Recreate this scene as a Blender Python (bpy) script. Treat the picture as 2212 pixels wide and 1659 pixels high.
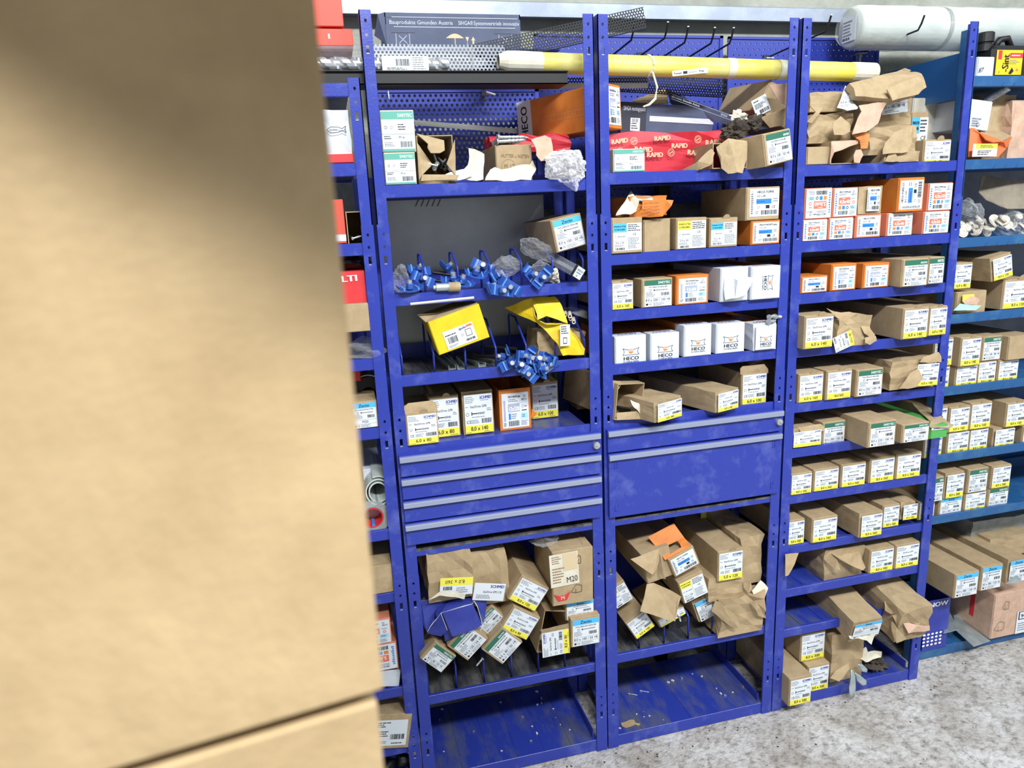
import bpy, bmesh, math, random
from mathutils import Vector, Matrix, noise
random.seed(7)
scn = bpy.context.scene
for o in list(bpy.data.objects): bpy.data.objects.remove(o)
COL = scn.collection
V = Vector
# ---------------------------------------------------------------- camera
S = 1.1
F, YAW, PIT, ROL = 1540.9, .234616, .233240, -.0466792          # focal length in pixels of a 2212x1659 frame
CAM = V((0, -1.70364*S, 1.553727*S))
fw = V((math.sin(YAW)*math.cos(PIT), math.cos(YAW)*math.cos(PIT), -math.sin(PIT)))
rt = V((math.cos(YAW), -math.sin(YAW), 0)); up = rt.cross(fw)
rt, up = math.cos(ROL)*rt+math.sin(ROL)*up, -math.sin(ROL)*rt+math.cos(ROL)*up
cd = bpy.data.cameras.new('camera'); cam = bpy.data.objects.new('camera', cd); COL.objects.link(cam)
cd.sensor_fit = 'HORIZONTAL'; cd.sensor_width = 36; cd.lens = 36*F/2212; cd.clip_start = .02
cam.matrix_world = Matrix(((rt.x, up.x, -fw.x, CAM.x), (rt.y, up.y, -fw.y, CAM.y), (rt.z, up.z, -fw.z, CAM.z), (0, 0, 0, 1)))
cd.dof.use_dof = True; cd.dof.focus_distance = 2.25; cd.dof.aperture_fstop = 5.2
scn.camera = cam
# ---------------------------------------------------------------- light
w = bpy.data.worlds.new('world'); scn.world = w; w.use_nodes = True
w.node_tree.nodes['Background'].inputs[0].default_value = (.86, .93, 1, 1)
w.node_tree.nodes['Background'].inputs[1].default_value = .42
def area(name, loc, target, sx, sy, power, col=(1, 1, 1)):
    l = bpy.data.lights.new(name, 'AREA'); l.shape = 'RECTANGLE'; l.size = sx; l.size_y = sy; l.energy = power; l.color = col
    o = bpy.data.objects.new(name, l); COL.objects.link(o); o.location = loc
    o.rotation_euler = (V(target)-V(loc)).to_track_quat('-Z', 'Y').to_euler()
    return o
area('ceiling_lamp_behind_offscreen', (.5, -3.3, 4.2), (.9, -.2, .8), 1.7, .25, 215, (.98, .99, 1))
area('ceiling_lamp_right_offscreen', (3.6, -3.1, 4.2), (2.2, -.2, .8), 2.4, .25, 130, (.93, .97, 1))
vs = scn.view_settings
scn.display_settings.display_device = 'sRGB'
vs.view_transform = 'Standard'; vs.look = 'None'; vs.gamma = 1; vs.use_curve_mapping = False; vs.exposure = .13
# ---------------------------------------------------------------- pixels of the photograph to points in the room
CR = {'f': (0, 0, 1), 'k1': (690, 0, 3.568), 'k2': (1270, 0, 3.568), 'k3': (1700, 0, 4.32), 'k4': (700, 420, 3.568), 'k5': (1270, 370, 4.706),
      'k6': (1680, 340, 4.158), 'k7': (740, 780, 3.687), 'k8': (1270, 660, 4.706), 'a1': (1680, 640, 4.158), 'a2': (1680, 930, 4.158),
      'a3': (1660, 1180, 4.007), 'a4': (860, 1110, 4.809), 'a5': (1290, 1070, 5.385), 'a6': (780, 1320, 3.95), 'a7': (690, 380, 2.675),
      'a8': (740, 980, 2.4435), 'b3': (1040, 120, 5.53), 'b4': (1930, 0, 4.365), 'b5': (1980, 360, 4.608), 'b6': (1980, 690, 4.608),
      'b7': (1980, 980, 3.607), 'b8': (1290, 1380, 5.395)}
def ray(c, x, y):
    a = CR[c]; x = a[0]+x/a[2]; y = a[1]+y/a[2]
    return fw*F+rt*(x-1106)-up*(y-829.5)
def PY(c, x, y, Y=0):
    d = ray(c, x, y); return CAM+d*((Y-CAM.y)/d.y)
def PZ(c, x, y, Z=0):
    d = ray(c, x, y); return CAM+d*((Z-CAM.z)/d.z)
# ---------------------------------------------------------------- materials
def lin(h):
    h = h.lstrip('#'); r = []
    for i in (0, 2, 4):
        v = int(h[i:i+2], 16)/255; r.append(v/12.92 if v <= .04045 else ((v+.055)/1.055)**2.4)
    return (*r, 1)
M = {}
def mat(name, col, rough=.6, metal=0, col2=None, scale=20, lo=.4, hi=.65, bump=0, bscale=60, alpha=None, stretch=None, spec=None):
    m = bpy.data.materials.new(name); m.use_nodes = True; nt = m.node_tree; b = nt.nodes['Principled BSDF']
    b.inputs['Base Color'].default_value = lin(col); b.inputs['Roughness'].default_value = rough; b.inputs['Metallic'].default_value = metal
    if spec is not None: b.inputs['Specular IOR Level'].default_value = spec
    if col2 or bump:
        tc = nt.nodes.new('ShaderNodeTexCoord'); co = tc.outputs['Object']
        if stretch:
            mp = nt.nodes.new('ShaderNodeMapping'); mp.inputs['Scale'].default_value = stretch; nt.links.new(co, mp.inputs[0]); co = mp.outputs[0]
    if col2:
        n = nt.nodes.new('ShaderNodeTexNoise'); n.inputs['Scale'].default_value = scale; n.inputs['Detail'].default_value = 6; n.inputs['Roughness'].default_value = .62
        r = nt.nodes.new('ShaderNodeValToRGB'); r.color_ramp.elements[0].position = lo; r.color_ramp.elements[1].position = hi
        r.color_ramp.elements[0].color = lin(col); r.color_ramp.elements[1].color = lin(col2)
        nt.links.new(co, n.inputs[0]); nt.links.new(n.outputs[0], r.inputs[0]); nt.links.new(r.outputs[0], b.inputs['Base Color'])
    if bump:
        n2 = nt.nodes.new('ShaderNodeTexNoise'); n2.inputs['Scale'].default_value = bscale; n2.inputs['Detail'].default_value = 8
        bp = nt.nodes.new('ShaderNodeBump'); bp.inputs['Strength'].default_value = bump; bp.inputs['Distance'].default_value = .01
        nt.links.new(co, n2.inputs[0]); nt.links.new(n2.outputs[0], bp.inputs['Height']); nt.links.new(bp.outputs[0], b.inputs['Normal'])
    if alpha is not None: b.inputs['Alpha'].default_value = alpha
    M[name] = m; return m
def perforated(name, col, pitch, r, rough=.5, metal=0, axes='xz'):
    """sheet with round holes in a staggered grid, measured along two object axes"""
    m = mat(name, col, rough, metal); nt = m.node_tree; b = nt.nodes['Principled BSDF']; out = nt.nodes['Material Output']
    tc = nt.nodes.new('ShaderNodeTexCoord'); sp = nt.nodes.new('ShaderNodeSeparateXYZ'); nt.links.new(tc.outputs['Object'], sp.inputs[0])
    def mth(op, a, bb=None):
        n = nt.nodes.new('ShaderNodeMath'); n.operation = op
        for i, v in enumerate((a, bb)):
            if v is None: continue
            if isinstance(v, (int, float)): n.inputs[i].default_value = v
            else: nt.links.new(v, n.inputs[i])
        return n.outputs[0]
    A = sp.outputs['xyz'.index(axes[0])]; B = sp.outputs['xyz'.index(axes[1])]
    ds = []
    for k in (0, 1):
        px = pitch; pz = pitch*1.732
        dx = mth('SUBTRACT', mth('FRACT', mth('ADD', mth('DIVIDE', A, px), 100+.5*k)), .5)
        dz = mth('SUBTRACT', mth('FRACT', mth('ADD', mth('DIVIDE', B, pz), 100+.5*k)), .5)
        dx = mth('MULTIPLY', dx, px); dz = mth('MULTIPLY', dz, pz)
        ds.append(mth('SQRT', mth('ADD', mth('MULTIPLY', dx, dx), mth('MULTIPLY', dz, dz))))
    hole = mth('LESS_THAN', mth('MINIMUM', ds[0], ds[1]), r)
    mx = nt.nodes.new('ShaderNodeMixShader'); nt.links.new(hole, mx.inputs[0]); nt.links.new(b.outputs[0], mx.inputs[1])
    t = nt.nodes.new('ShaderNodeBsdfTransparent')
    nt.links.new(t.outputs[0], mx.inputs[2]); nt.links.new(mx.outputs[0], out.inputs['Surface'])
    return m
def film(name, col, a=.35, rough=.25, bump=.5):
    """thin clear plastic film: part see-through, part glossy"""
    m = mat(name, col, rough, 0, bump=bump, bscale=70); nt = m.node_tree; b = nt.nodes['Principled BSDF']; out = nt.nodes['Material Output']
    t = nt.nodes.new('ShaderNodeBsdfTransparent'); lw = nt.nodes.new('ShaderNodeLayerWeight'); lw.inputs[0].default_value = a
    mx = nt.nodes.new('ShaderNodeMixShader'); mr = nt.nodes.new('ShaderNodeMapRange'); mr.inputs[3].default_value = a*.35; mr.inputs[4].default_value = .85; pw = nt.nodes.new('ShaderNodeMath'); pw.operation = 'POWER'; pw.inputs[1].default_value = 1.6
    nt.links.new(lw.outputs['Facing'], pw.inputs[0]); nt.links.new(pw.outputs[0], mr.inputs[0]); nt.links.new(mr.outputs[0], mx.inputs[0]); nt.links.new(t.outputs[0], mx.inputs[1]); nt.links.new(b.outputs[0], mx.inputs[2])
    nt.links.new(mx.outputs[0], out.inputs['Surface']); return m
mat('blue', '#2b3b9c', .34, 0, '#5d69b0', 14, .52, .82, bump=.06, bscale=200)
mat('blue_deck', '#293a98', .34, 0, '#565b70', 9, .45, .66, stretch=(1.6, .5, 1))
mat('deck_dirty', '#343641', .42, 0, '#76766f', 10, .42, .72, stretch=(2.2, .45, 1))
mat('rail_blue', '#2b3b9c', .34)
mat('teal', '#23568a', .38, 0, '#3f7397', 14, .52, .8)
mat('rail_teal', '#23568a', .38)
mat('black', '#0c0d10', .5); mat('rod', '#2b3b9c', .35)
mat('alu', '#a9b3cf', .32, .55); mat('steel', '#cdd1d5', .35, .65, '#a5a9ae', 60); mat('zinc', '#9fb0b4', .42, .6, '#c6d0d2', 12)
mat('sheet_grey', '#b4b7b3', .5, .9, '#c8cbc6', 5, .35, .7)
mat('board_grey', '#8e8e92', .6, 0, '#77787d', 12)
mat('kraft', '#b09b78', .8, 0, '#9f8968', 24, .35, .7); mat('kraft_liner', '#b09b78', .85, 0, '#a08a69', 30)
mat('ink_cream', '#cdbb97', .7); mat('kraft_pink', '#c9a993', .85, 0, '#b79780', 30)
mat('big_carton', '#bda47c', .85, 0, '#a68e68', 11, .35, .7, bump=.12, bscale=90)
mat('paper', '#d9e0e6', .55); mat('white_box', '#d6dce4', .5, 0, '#c8cfd8', 12); mat('cream', '#d9d5c4', .8, 0, '#cbc6b2', 20)
mat('ink', '#14161a', .7); mat('ink_grey', '#7c838c', .7); mat('ink_white', '#f2f5f5', .6); mat('pencil', '#8d6f4c', .8)
mat('p_yellow', '#e9e04e', .55); mat('p_green', '#2c6b55', .5); mat('p_teal', '#5aa594', .5); mat('p_blue', '#4fb4ea', .5); mat('p_bar', '#2f7fd0', .5)
mat('p_navy', '#2f3f95', .5); mat('p_red', '#e2725a', .5); mat('p_orange', '#e2843a', .5); mat('p_grey', '#a3a9bb', .5); mat('p_lblue', '#a9daf0', .5)
mat('orange', '#d27c30', .6, 0, '#c16d25', 18); mat('ink_brown', '#8a4a22', .6); mat('red_edge', '#dc8a6c', .6)
mat('yellow', '#e8c91e', .5, 0, '#d8b817', 14); mat('tube_yellow', '#e3d552', .45, 0, '#dcd588', 9, .4, .7, bump=.1, bscale=40)
mat('red', '#d5393c', .5, 0, '#c42c34', 10); mat('hilti', '#e0503f', .5); mat('rapid', '#cf2f3e', .45, 0, '#b92634', 16)
mat('slate', '#4a5672', .6, 0, '#3f4a64', 10); mat('slate_dark', '#272b3a', .6); mat('slate_ink', '#c3ccd8', .6)
mat('box_blue', '#2b3794', .4, 0, '#3a469f', 12); mat('clip_blue', '#2e56a6', .4); mat('clip_edge', '#5a8fdc', .4)
mat('green_box', '#4fa653', .55); mat('orange_bin', '#e2703a', .5); mat('dirt', '#4d453c', .95, 0, '#2c2823', 40, bump=.6)
mat('washer', '#d8d2c4', .6, 0, '#c4beb0', 50); mat('white_roll', '#c9d1cb', .35, 0, '#b9c2bd', 6, bump=.1, bscale=14)
mat('grey_roll', '#9aa09e', .6, 0, '#83898a', 20); mat('tape', '#d9d9c0', .5)
film('clear_film', '#f2f6fa', .2); film('bubble_film', '#ffffff', .7, .2, 1.0); film('roll_film', '#f2f6f4', .25, .15, .2)
perforated('peg_blue', '#2b3b9c', .0155, .0042, .35); perforated('peg_fine', '#2b3b9c', .021, .0027, .35)
perforated('perf_black', '#1b1d21', .0085, .003, .4, .3); perforated('perf_grey', '#5d6267', .0105, .0032, .35, .5)
# ---------------------------------------------------------------- mesh helpers
class MB:
    def __init__(s): s.v = []; s.f = []; s.m = []; s.mats = []
    def mi(s, m):
        if m not in s.mats: s.mats.append(m)
        return s.mats.index(m)
    def face(s, pts, m):
        n = len(s.v); s.v += [V(p) for p in pts]; s.f.append(tuple(range(n, n+len(pts)))); s.m.append(s.mi(m))
    def mesh(s, vs, fs, m):
        n = len(s.v); s.v += [V(p) for p in vs]; i = s.mi(m)
        for f in fs: s.f.append(tuple(n+k for k in f)); s.m.append(i)
    def box(s, x0, x1, y0, y1, z0, z1, m, X=None, bev=0):
        if bev:
            b = bev; vs = []
            # chamfered box: 24 vertices
            def c(ix, iy, iz, ax):
                p = [(x0, x1)[ix], (y0, y1)[iy], (z0, z1)[iz]]; sg = [1-2*ix, 1-2*iy, 1-2*iz]
                for k in range(3):
                    if k != ax: p[k] += sg[k]*b
                return p
            idx = {}
            for ix in (0, 1):
                for iy in (0, 1):
                    for iz in (0, 1):
                        for ax in range(3): idx[ix, iy, iz, ax] = len(vs); vs.append(c(ix, iy, iz, ax))
            fs = []
            for ax in range(3):
                a, d = [k for k in range(3) if k != ax]
                for sgn in (0, 1):
                    q = []
                    for (i, j) in ((0, 0), (1, 0), (1, 1), (0, 1)):
                        t = [0, 0, 0]; t[ax] = sgn; t[a] = i; t[d] = j; q.append(idx[(*t, ax)])
                    fs.append(q)
                for i in (0, 1):
                    for j in (0, 1):
                        q = []
                        for sgn, aa in ((0, a), (1, a), (1, d), (0, d)):
                            t = [0, 0, 0]; t[ax] = sgn; t[a] = i; t[d] = j; q.append(idx[(*t, aa)])
                        fs.append(q)
            for ix in (0, 1):
                for iy in (0, 1):
                    for iz in (0, 1): fs.append([idx[ix, iy, iz, ax] for ax in range(3)])
        else:
            vs = [(x, y, z) for x in (x0, x1) for y in (y0, y1) for z in (z0, z1)]
            fs = [(0, 1, 3, 2), (4, 6, 7, 5), (0, 4, 5, 1), (2, 3, 7, 6), (0, 2, 6, 4), (1, 5, 7, 3)]
        if X: vs = [X @ V(p) for p in vs]
        s.mesh(vs, fs, m)
    def tube(s, pts, r, m, n=8, cap=True):
        pts = [V(p) for p in pts]; rings = []
        ref = V((0, 0, 1))
        for i, p in enumerate(pts):
            d = (pts[min(i+1, len(pts)-1)]-pts[max(i-1, 0)]).normalized()
            a = d.cross(ref if abs(d.dot(ref)) < .95 else V((1, 0, 0))).normalized(); b = d.cross(a)
            rr = r[i] if isinstance(r, (list, tuple)) else r
            rings.append([p+a*rr*math.cos(t)+b*rr*math.sin(t) for t in [2*math.pi*k/n for k in range(n)]])
        vs = [q for g in rings for q in g]; fs = []
        for i in range(len(rings)-1):
            for k in range(n): fs.append((i*n+k, i*n+(k+1) % n, (i+1)*n+(k+1) % n, (i+1)*n+k))
        if cap: fs.append(tuple(range(n))[::-1]); fs.append(tuple(range((len(rings)-1)*n, len(rings)*n)))
        s.mesh(vs, fs, m)
    def lathe(s, prof, m, n=20, X=None):
        """profile of (radius, height) about z"""
        vs = []; fs = []
        for (r, z) in prof:
            for k in range(n): t = 2*math.pi*k/n; vs.append(V((r*math.cos(t), r*math.sin(t), z)))
        for i in range(len(prof)-1):
            for k in range(n): fs.append((i*n+k, i*n+(k+1) % n, (i+1)*n+(k+1) % n, (i+1)*n+k))
        if X: vs = [X @ p for p in vs]
        s.mesh(vs, fs, m)
    def build(s, name, parent=None, smooth=False, mtx=None):
        me = bpy.data.meshes.new(name); me.from_pydata([tuple(p) for p in s.v], [], s.f)
        for m in s.mats: me.materials.append(M[m])
        me.polygons.foreach_set('material_index', s.m)
        bm = bmesh.new(); bm.from_mesh(me); bmesh.ops.recalc_face_normals(bm, faces=bm.faces); bm.to_mesh(me); bm.free()
        if smooth: me.polygons.foreach_set('use_smooth', [True]*len(me.polygons))
        me.update()
        o = bpy.data.objects.new(name, me); COL.objects.link(o)
        if parent: o.parent = parent
        if mtx is not None: o.matrix_local = mtx
        return o
def tag(o, label, cat, group=None):
    o['label'] = label; o['category'] = cat
    if group: o['group'] = group
    return o
def empty(name, loc, label=None, cat=None, group=None, rot=None):
    o = bpy.data.objects.new(name, None); COL.objects.link(o); o.location = loc; o.empty_display_size = .05
    if rot: o.rotation_euler = rot
    if label: tag(o, label, cat, group)
    return o
def struct(o): o['kind'] = 'structure'; return o
# ---------------------------------------------------------------- lettering: glyphs of Blender's built-in font, cached
GL = {}
def load_glyphs(chars):
    cu = []
    def mk(body):
        c = bpy.data.curves.new('g', 'FONT'); c.body = body; c.resolution_u = 2; o = bpy.data.objects.new('g', c); COL.objects.link(o); cu.append(o); return o
    solo = {ch: mk(ch) for ch in chars}; pair = {ch: mk('H'+ch+'H') for ch in chars}; hh = mk('HH')
    bpy.context.view_layer.update(); dg = bpy.context.evaluated_depsgraph_get()
    def ext(o): return o.evaluated_get(dg).dimensions.x
    base = ext(hh)
    for ch in chars:
        me = bpy.data.meshes.new_from_object(solo[ch].evaluated_get(dg))
        me.calc_loop_triangles()
        GL[ch] = ([(v.co.x, v.co.y) for v in me.vertices], [tuple(t.vertices) for t in me.loop_triangles], ext(pair[ch])-base)
        bpy.data.meshes.remove(me)
    for o in cu:
        c = o.data; bpy.data.objects.remove(o); bpy.data.curves.remove(c)
load_glyphs('ABCDEFGHIJKLMNOPQRSTUVWXYZabcdefghijklmnopqrstuvwxyz0123456789.,/+-x®&:%')
GL[' '] = ([], [], .3)
CAPH = max(v[1] for v in GL['H'][0])
def twidth(s): return sum(GL.get(c, GL[' '])[2] for c in s)
class Print:
    """flat print laid on a rectangle: u to the right, v up; a layer is a hair's breadth"""
    def __init__(s): s.b = MB(); s.lay = 1
    def P(s, u, v, l): return (u, -.00028*l, v)
    def rect(s, u0, v0, u1, v1, m, l=1): s.b.face([s.P(u0, v0, l), s.P(u1, v0, l), s.P(u1, v1, l), s.P(u0, v1, l)], m)
    def text(s, t, u, v, h, m='ink', al='l', maxw=None, l=2.5, bold=0, sx=1, rot=0, slant=0):
        k = h/CAPH; wd = twidth(t)*k*sx
        if maxw and wd > maxw: sx *= maxw/wd; wd = maxw
        x = {'l': 0, 'c': -wd/2, 'r': -wd}[al]; c, sn = math.cos(rot), math.sin(rot)
        for ch in t:
            g = GL.get(ch, GL[' '])
            for off in ((0, 0), (bold*h, 0)) if bold else ((0, 0),):
                vs = []
                for (a, b) in g[0]:
                    p = x+(a*k+slant*b*k)*sx+off[0]; q = b*k; vs.append(s.P(u+p*c-q*sn, v+p*sn+q*c, l+(.5 if off[0] else 0)))
                s.b.mesh(vs, g[1], m)
            x += g[2]*k*sx
    def bars(s, u0, v0, u1, v1, m='ink', l=2.2, n=None):
        r = random.Random(int(u0*1e5+v0*1e4)); x = u0; n = n or 16; st = (u1-u0)/n
        while x < u1-st*.6:
            wd = st*r.choice((.4, .6, .9)); s.rect(x, v0, min(x+wd, u1), v1, m, l); x += wd+st*r.choice((.35, .5, .8))
    def lines(s, u0, v0, u1, v1, n, m='ink_grey', l=2.2, fill=.42):
        r = random.Random(int(u0*1e5+v1*1e4)+n); st = (v1-v0)/n
        for i in range(n):
            y = v1-st*(i+1)+st*(1-fill)/2; x = u0; e = u0+(u1-u0)*r.uniform(.6, 1)
            while x < e:
                wd = (u1-u0)*r.uniform(.08, .25); s.rect(x, y, min(x+wd, e), y+st*fill, m, l); x += wd+(u1-u0)*.03
    def ring(s, u, v, r, m='ink_grey', t=.25, l=2.2, n=10):
        for k in range(n):
            a, b = 2*math.pi*k/n, 2*math.pi*(k+1)/n
            s.b.face([s.P(u+r*math.cos(a), v+r*math.sin(a), l), s.P(u+r*math.cos(b), v+r*math.sin(b), l),
                      s.P(u+r*(1-t)*math.cos(b), v+r*(1-t)*math.sin(b), l), s.P(u+r*(1-t)*math.cos(a), v+r*(1-t)*math.sin(a), l)], m)
    def disc(s, u, v, r, m, l=2, n=14): s.b.face([s.P(u+r*math.cos(2*math.pi*k/n), v+r*math.sin(2*math.pi*k/n), l) for k in range(n)], m)
    def poly(s, pts, m, l=2): s.b.face([s.P(a, b, l) for a, b in pts], m)
    def screw(s, u, v, w_, h, m='ink_grey'):
        s.rect(u, v-h*.5, u+w_*.06, v+h*.5, m, 2.2); s.rect(u+w_*.06, v-h*.13, u+w_*.45, v+h*.13, m, 2.2)
        for k in range(7): x = u+w_*(.47+.07*k); s.poly([(x, v-h*.3), (x+w_*.035, v-h*.3), (x+w_*.06, v+h*.3), (x+w_*.025, v+h*.3)], m, 2.2)
def lab_sch(p, w, h, size, plain=False):
    p.rect(0, 0, w, h*.21, 'p_yellow', 1.2)
    a, _, b = size.partition(' /')
    p.text(a, w*.5, h*.07, h*.105, 'ink', 'c', w*.62, bold=.05)
    p.lines(w*.66, h*.015, w*.97, h*.045, 1, 'ink'); p.lines(w*.03, h*.012, w*.25, h*.04, 1, 'ink')
    p.text('SCHMID', w*.97, h*.875, h*.075, 'p_navy', 'r', w*.42, bold=.09, slant=.15); p.lines(w*.58, h*.83, w*.97, h*.855, 1, 'p_navy')
    p.lines(w*.03, h*.78, w*.42, h*.96, 4, 'ink_grey', fill=.35)
    p.text('StarDrive GPR', w*.5, h*.66, h*.06, 'ink', 'c', w*.6); p.lines(w*.03, h*.67, w*.16, h*.71, 1)
    p.ring(w*.1, h*.5, h*.045); p.screw(w*.24, h*.51, w*.5, h*.09, 'ink'); p.lines(w*.25, h*.40, w*.72, h*.44, 1)
    p.lines(w*.8, h*.55, w*.97, h*.64, 2)
    p.text('CE', w*.05, h*.265, h*.075, 'ink'); p.lines(w*.24, h*.25, w*.52, h*.36, 3); p.bars(w*.6, h*.25, w*.96, h*.37, n=20)
def lab_holz(p, w, h, size, band, ink, brand, al='r'):
    p.rect(0, h*.8, w, h, band, 1.2)
    if al == 'r': p.text(brand, w*.96, h*.85, h*.095, ink, 'r', w*.46, bold=.03)
    else: p.text(brand, w*.5, h*.845, h*.115, ink, 'c', w*.5, bold=.05)
    p.text('HOLZBAUSCHRAUBE' if size[:1] != 'M' else 'SECHSKANTMUTTER', w*.5, h*.71, h*.055, 'ink', 'c', w*.8); p.ring(w*.22, h*.62, h*.045, 'ink'); p.screw(w*.34, h*.62, w*.55, h*.07, 'ink')
    p.lines(w*.05, h*.37, w*.42, h*.56, 4); p.bars(w*.62, h*.4, w*.92, h*.52, n=14)
    p.rect(w*.02, h*.325, w*.98, h*.332, 'ink_grey', 2); p.text(size, w*.5, h*.2, h*.095, 'ink', 'c', w*.92); p.rect(w*.02, h*.155, w*.98, h*.162, 'ink_grey', 2)
    p.rect(w*.05, h*.05, w*.13, h*.12, 'ink', 2); p.text('CE', w*.16, h*.055, h*.06, 'ink'); p.lines(w*.32, h*.02, w*.8, h*.14, 3)
def lab_tp(p, w, h, size):
    p.lines(w*.05, h*.1, w*.13, h*.85, 9, 'p_bar', fill=.6); p.text('HECO-TOPIX-plus', w*.2, h*.85, h*.055, 'ink', 'l', w*.5, bold=.06); p.lines(w*.2, h*.74, w*.6, h*.83, 2)
    p.text('HECO', w*.95, h*.75, h*.055, 'ink', 'r', w*.25); p.ring(w*.82, h*.87, h*.045, 'ink')
    p.rect(w*.2, h*.42, w*.7, h*.68, 'p_red', 1.2); p.text(size, w*.45, h*.46, h*.13, 'ink_white', 'c', w*.44, bold=.06); p.lines(w*.35, h*.62, w*.55, h*.66, 1, 'ink_white')
    p.ring(w*.84, h*.5, h*.06, 'p_red', .4); p.lines(w*.76, h*.6, w*.95, h*.66, 1)
    p.rect(w*.2, h*.25, w*.32, h*.38, 'p_orange', 1.2); p.rect(w*.36, h*.25, w*.48, h*.38, 'p_bar', 1.2); p.ring(w*.58, h*.31, h*.055, 'ink', .4); p.rect(w*.68, h*.24, w*.95, h*.4, 'p_lblue', 1.2); p.lines(w*.72, h*.27, w*.92, h*.37, 2, 'p_navy')
    p.bars(w*.2, h*.06, w*.62, h*.2, n=16); p.lines(w*.68, h*.05, w*.95, h*.2, 4)
def lab_topix(p, w, h, size, title='HECO-TOPIX'):
    title = {'7,5 x 50': 'MULTI-MONTI-plus', '8,0 x 100': 'HECO-TOPIX-CC'}.get(size, title)
    p.text(title, w*.24, h*.84, h*.08, 'ink', 'l', w*.7, bold=.06); p.text(size, w*.24, h*.7, h*.075, 'ink', 'l', w*.5)
    p.rect(w*.22, h*.45, w*.74, h*.63, 'p_bar', 1.2); p.lines(w*.25, h*.5, w*.6, h*.56, 1, 'p_navy'); p.lines(w*.8, h*.5, w*.97, h*.66, 2)
    p.lines(w*.04, h*.08, w*.13, h*.85, 10, 'ink_grey', fill=.7); p.ring(w*.08, h*.9, h*.035)
    p.rect(w*.55, h*.28, w*.68, h*.4, 'ink', 1.5); p.ring(w*.3, h*.33, h*.05); p.text('CE', w*.75, h*.29, h*.09, 'ink'); p.bars(w*.4, h*.06, w*.95, h*.22, n=20); p.lines(w*.2, h*.08, w*.36, h*.2, 2)
def lab_mm(p, w, h, size):
    p.rect(w*.06, h*.2, w*.13, h*.8, 'p_grey', 1.5); p.text('MULTI-MONTI-plus', w*.24, h*.87, h*.055, 'ink', 'l', w*.46, bold=.06); p.lines(w*.24, h*.74, w*.66, h*.84, 2)
    p.ring(w*.85, h*.89, h*.035, 'ink'); p.text('HECO', w*.95, h*.77, h*.06, 'ink', 'r', w*.22)
    p.rect(w*.22, h*.46, w*.66, h*.7, 'p_grey', 1.2); p.text(size, w*.44, h*.49, h*.12, 'ink_white', 'c', w*.4, bold=.06)
    p.ring(w*.78, h*.6, h*.04); p.lines(w*.85, h*.56, w*.97, h*.64, 1); p.lines(w*.74, h*.45, w*.96, h*.52, 1, 'ink')
    p.rect(w*.24, h*.24, w*.32, h*.42, 'p_bar', 1.2); p.lines(w*.35, h*.25, w*.55, h*.42, 3); p.rect(w*.7, h*.24, w*.96, h*.42, 'p_lblue', 1.2); p.lines(w*.74, h*.28, w*.92, h*.38, 2, 'p_navy')
    p.bars(w*.24, h*.05, w*.64, h*.2, n=16); p.lines(w*.7, h*.05, w*.96, h*.2, 4); p.lines(w*.05, h*.05, w*.17, h*.17, 3, 'ink')
def lab_span(p, w, h, size, band):
    p.rect(0, h*.68, w*.47, h, band, 1.2); p.text('SPANPLATTEN', w*.235, h*.86, h*.06, 'ink', 'c', w*.42, bold=.05); p.text('SCHRAUBEN', w*.235, h*.75, h*.06, 'ink', 'c', w*.38, bold=.05)
    p.lines(w*.52, h*.7, w*.98, h*.97, 4, 'ink', fill=.4); p.text('CE', w*.75, h*.55, h*.08, 'ink', 'c'); p.lines(w*.52, h*.06, w*.96, h*.48, 8)
    p.rect(w*.47, 0, w*.475, h, 'ink_grey', 2); p.rect(0, h*.36, w*.47, h*.365, 'ink_grey', 2)
    p.ring(w*.08, h*.52, h*.04); p.screw(w*.17, h*.52, w*.28, h*.09); p.text(size, w*.23, h*.26, h*.07, 'ink', 'c', w*.4); p.lines(w*.05, h*.14, w*.42, h*.23, 2); p.bars(w*.08, h*.03, w*.4, h*.11, n=10)
def heco_logo(p, u, v, s_, rot=0):
    def R(a, b): return (u+a*math.cos(rot)-b*math.sin(rot), v+a*math.sin(rot)+b*math.cos(rot))
    top = [(-.5+.1*i, .74-.09*math.cos((i/10-.5)*math.pi)) for i in range(11)]; bot = [(a, .36+.74-b-.0) for a, b in reversed(top)]
    lft = [(-.5+.09*math.sin(math.pi*i/6), .36+.38*i/6) for i in range(7)]; rgt = [(.5-.09*math.sin(math.pi*i/6), .74-.38*i/6) for i in range(7)]
    path = lft+[(-.5+.1*i, .74-.10*math.sin(math.pi*i/10)) for i in range(11)]+rgt+[(.5-.1*i, .36+.0*i) for i in range(11)]
    for i in range(len(path)):
        a, b = V(path[i]), V(path[(i+1) % len(path)])
        if (b-a).length < 1e-6: continue
        n = V((-(b-a).y, (b-a).x)).normalized()*.012; q = [R(*((a-n)*s_)), R(*((b-n)*s_)), R(*((b+n)*s_)), R(*((a+n)*s_))]; p.poly(q, 'ink', 2)
    c = R(0, .56*s_); p.disc(c[0], c[1], .135*s_, 'p_orange', 2.2)
    for y in (.56, .62): p.poly([R(-.12*s_, y*s_), R(.12*s_, y*s_), R(.12*s_, (y+.02)*s_), R(-.12*s_, (y+.02)*s_)], 'ink_white', 2.6)
    a = R(0, .06*s_); p.text('HECO', a[0], a[1], .2*s_, 'ink', 'c', .95*s_, bold=.1, rot=rot, sx=1.35)
    a = R(0, -.08*s_); p.text('SCHRAUBEN', a[0], a[1], .09*s_, 'ink', 'c', .95*s_, rot=rot, sx=1.3)
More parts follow.
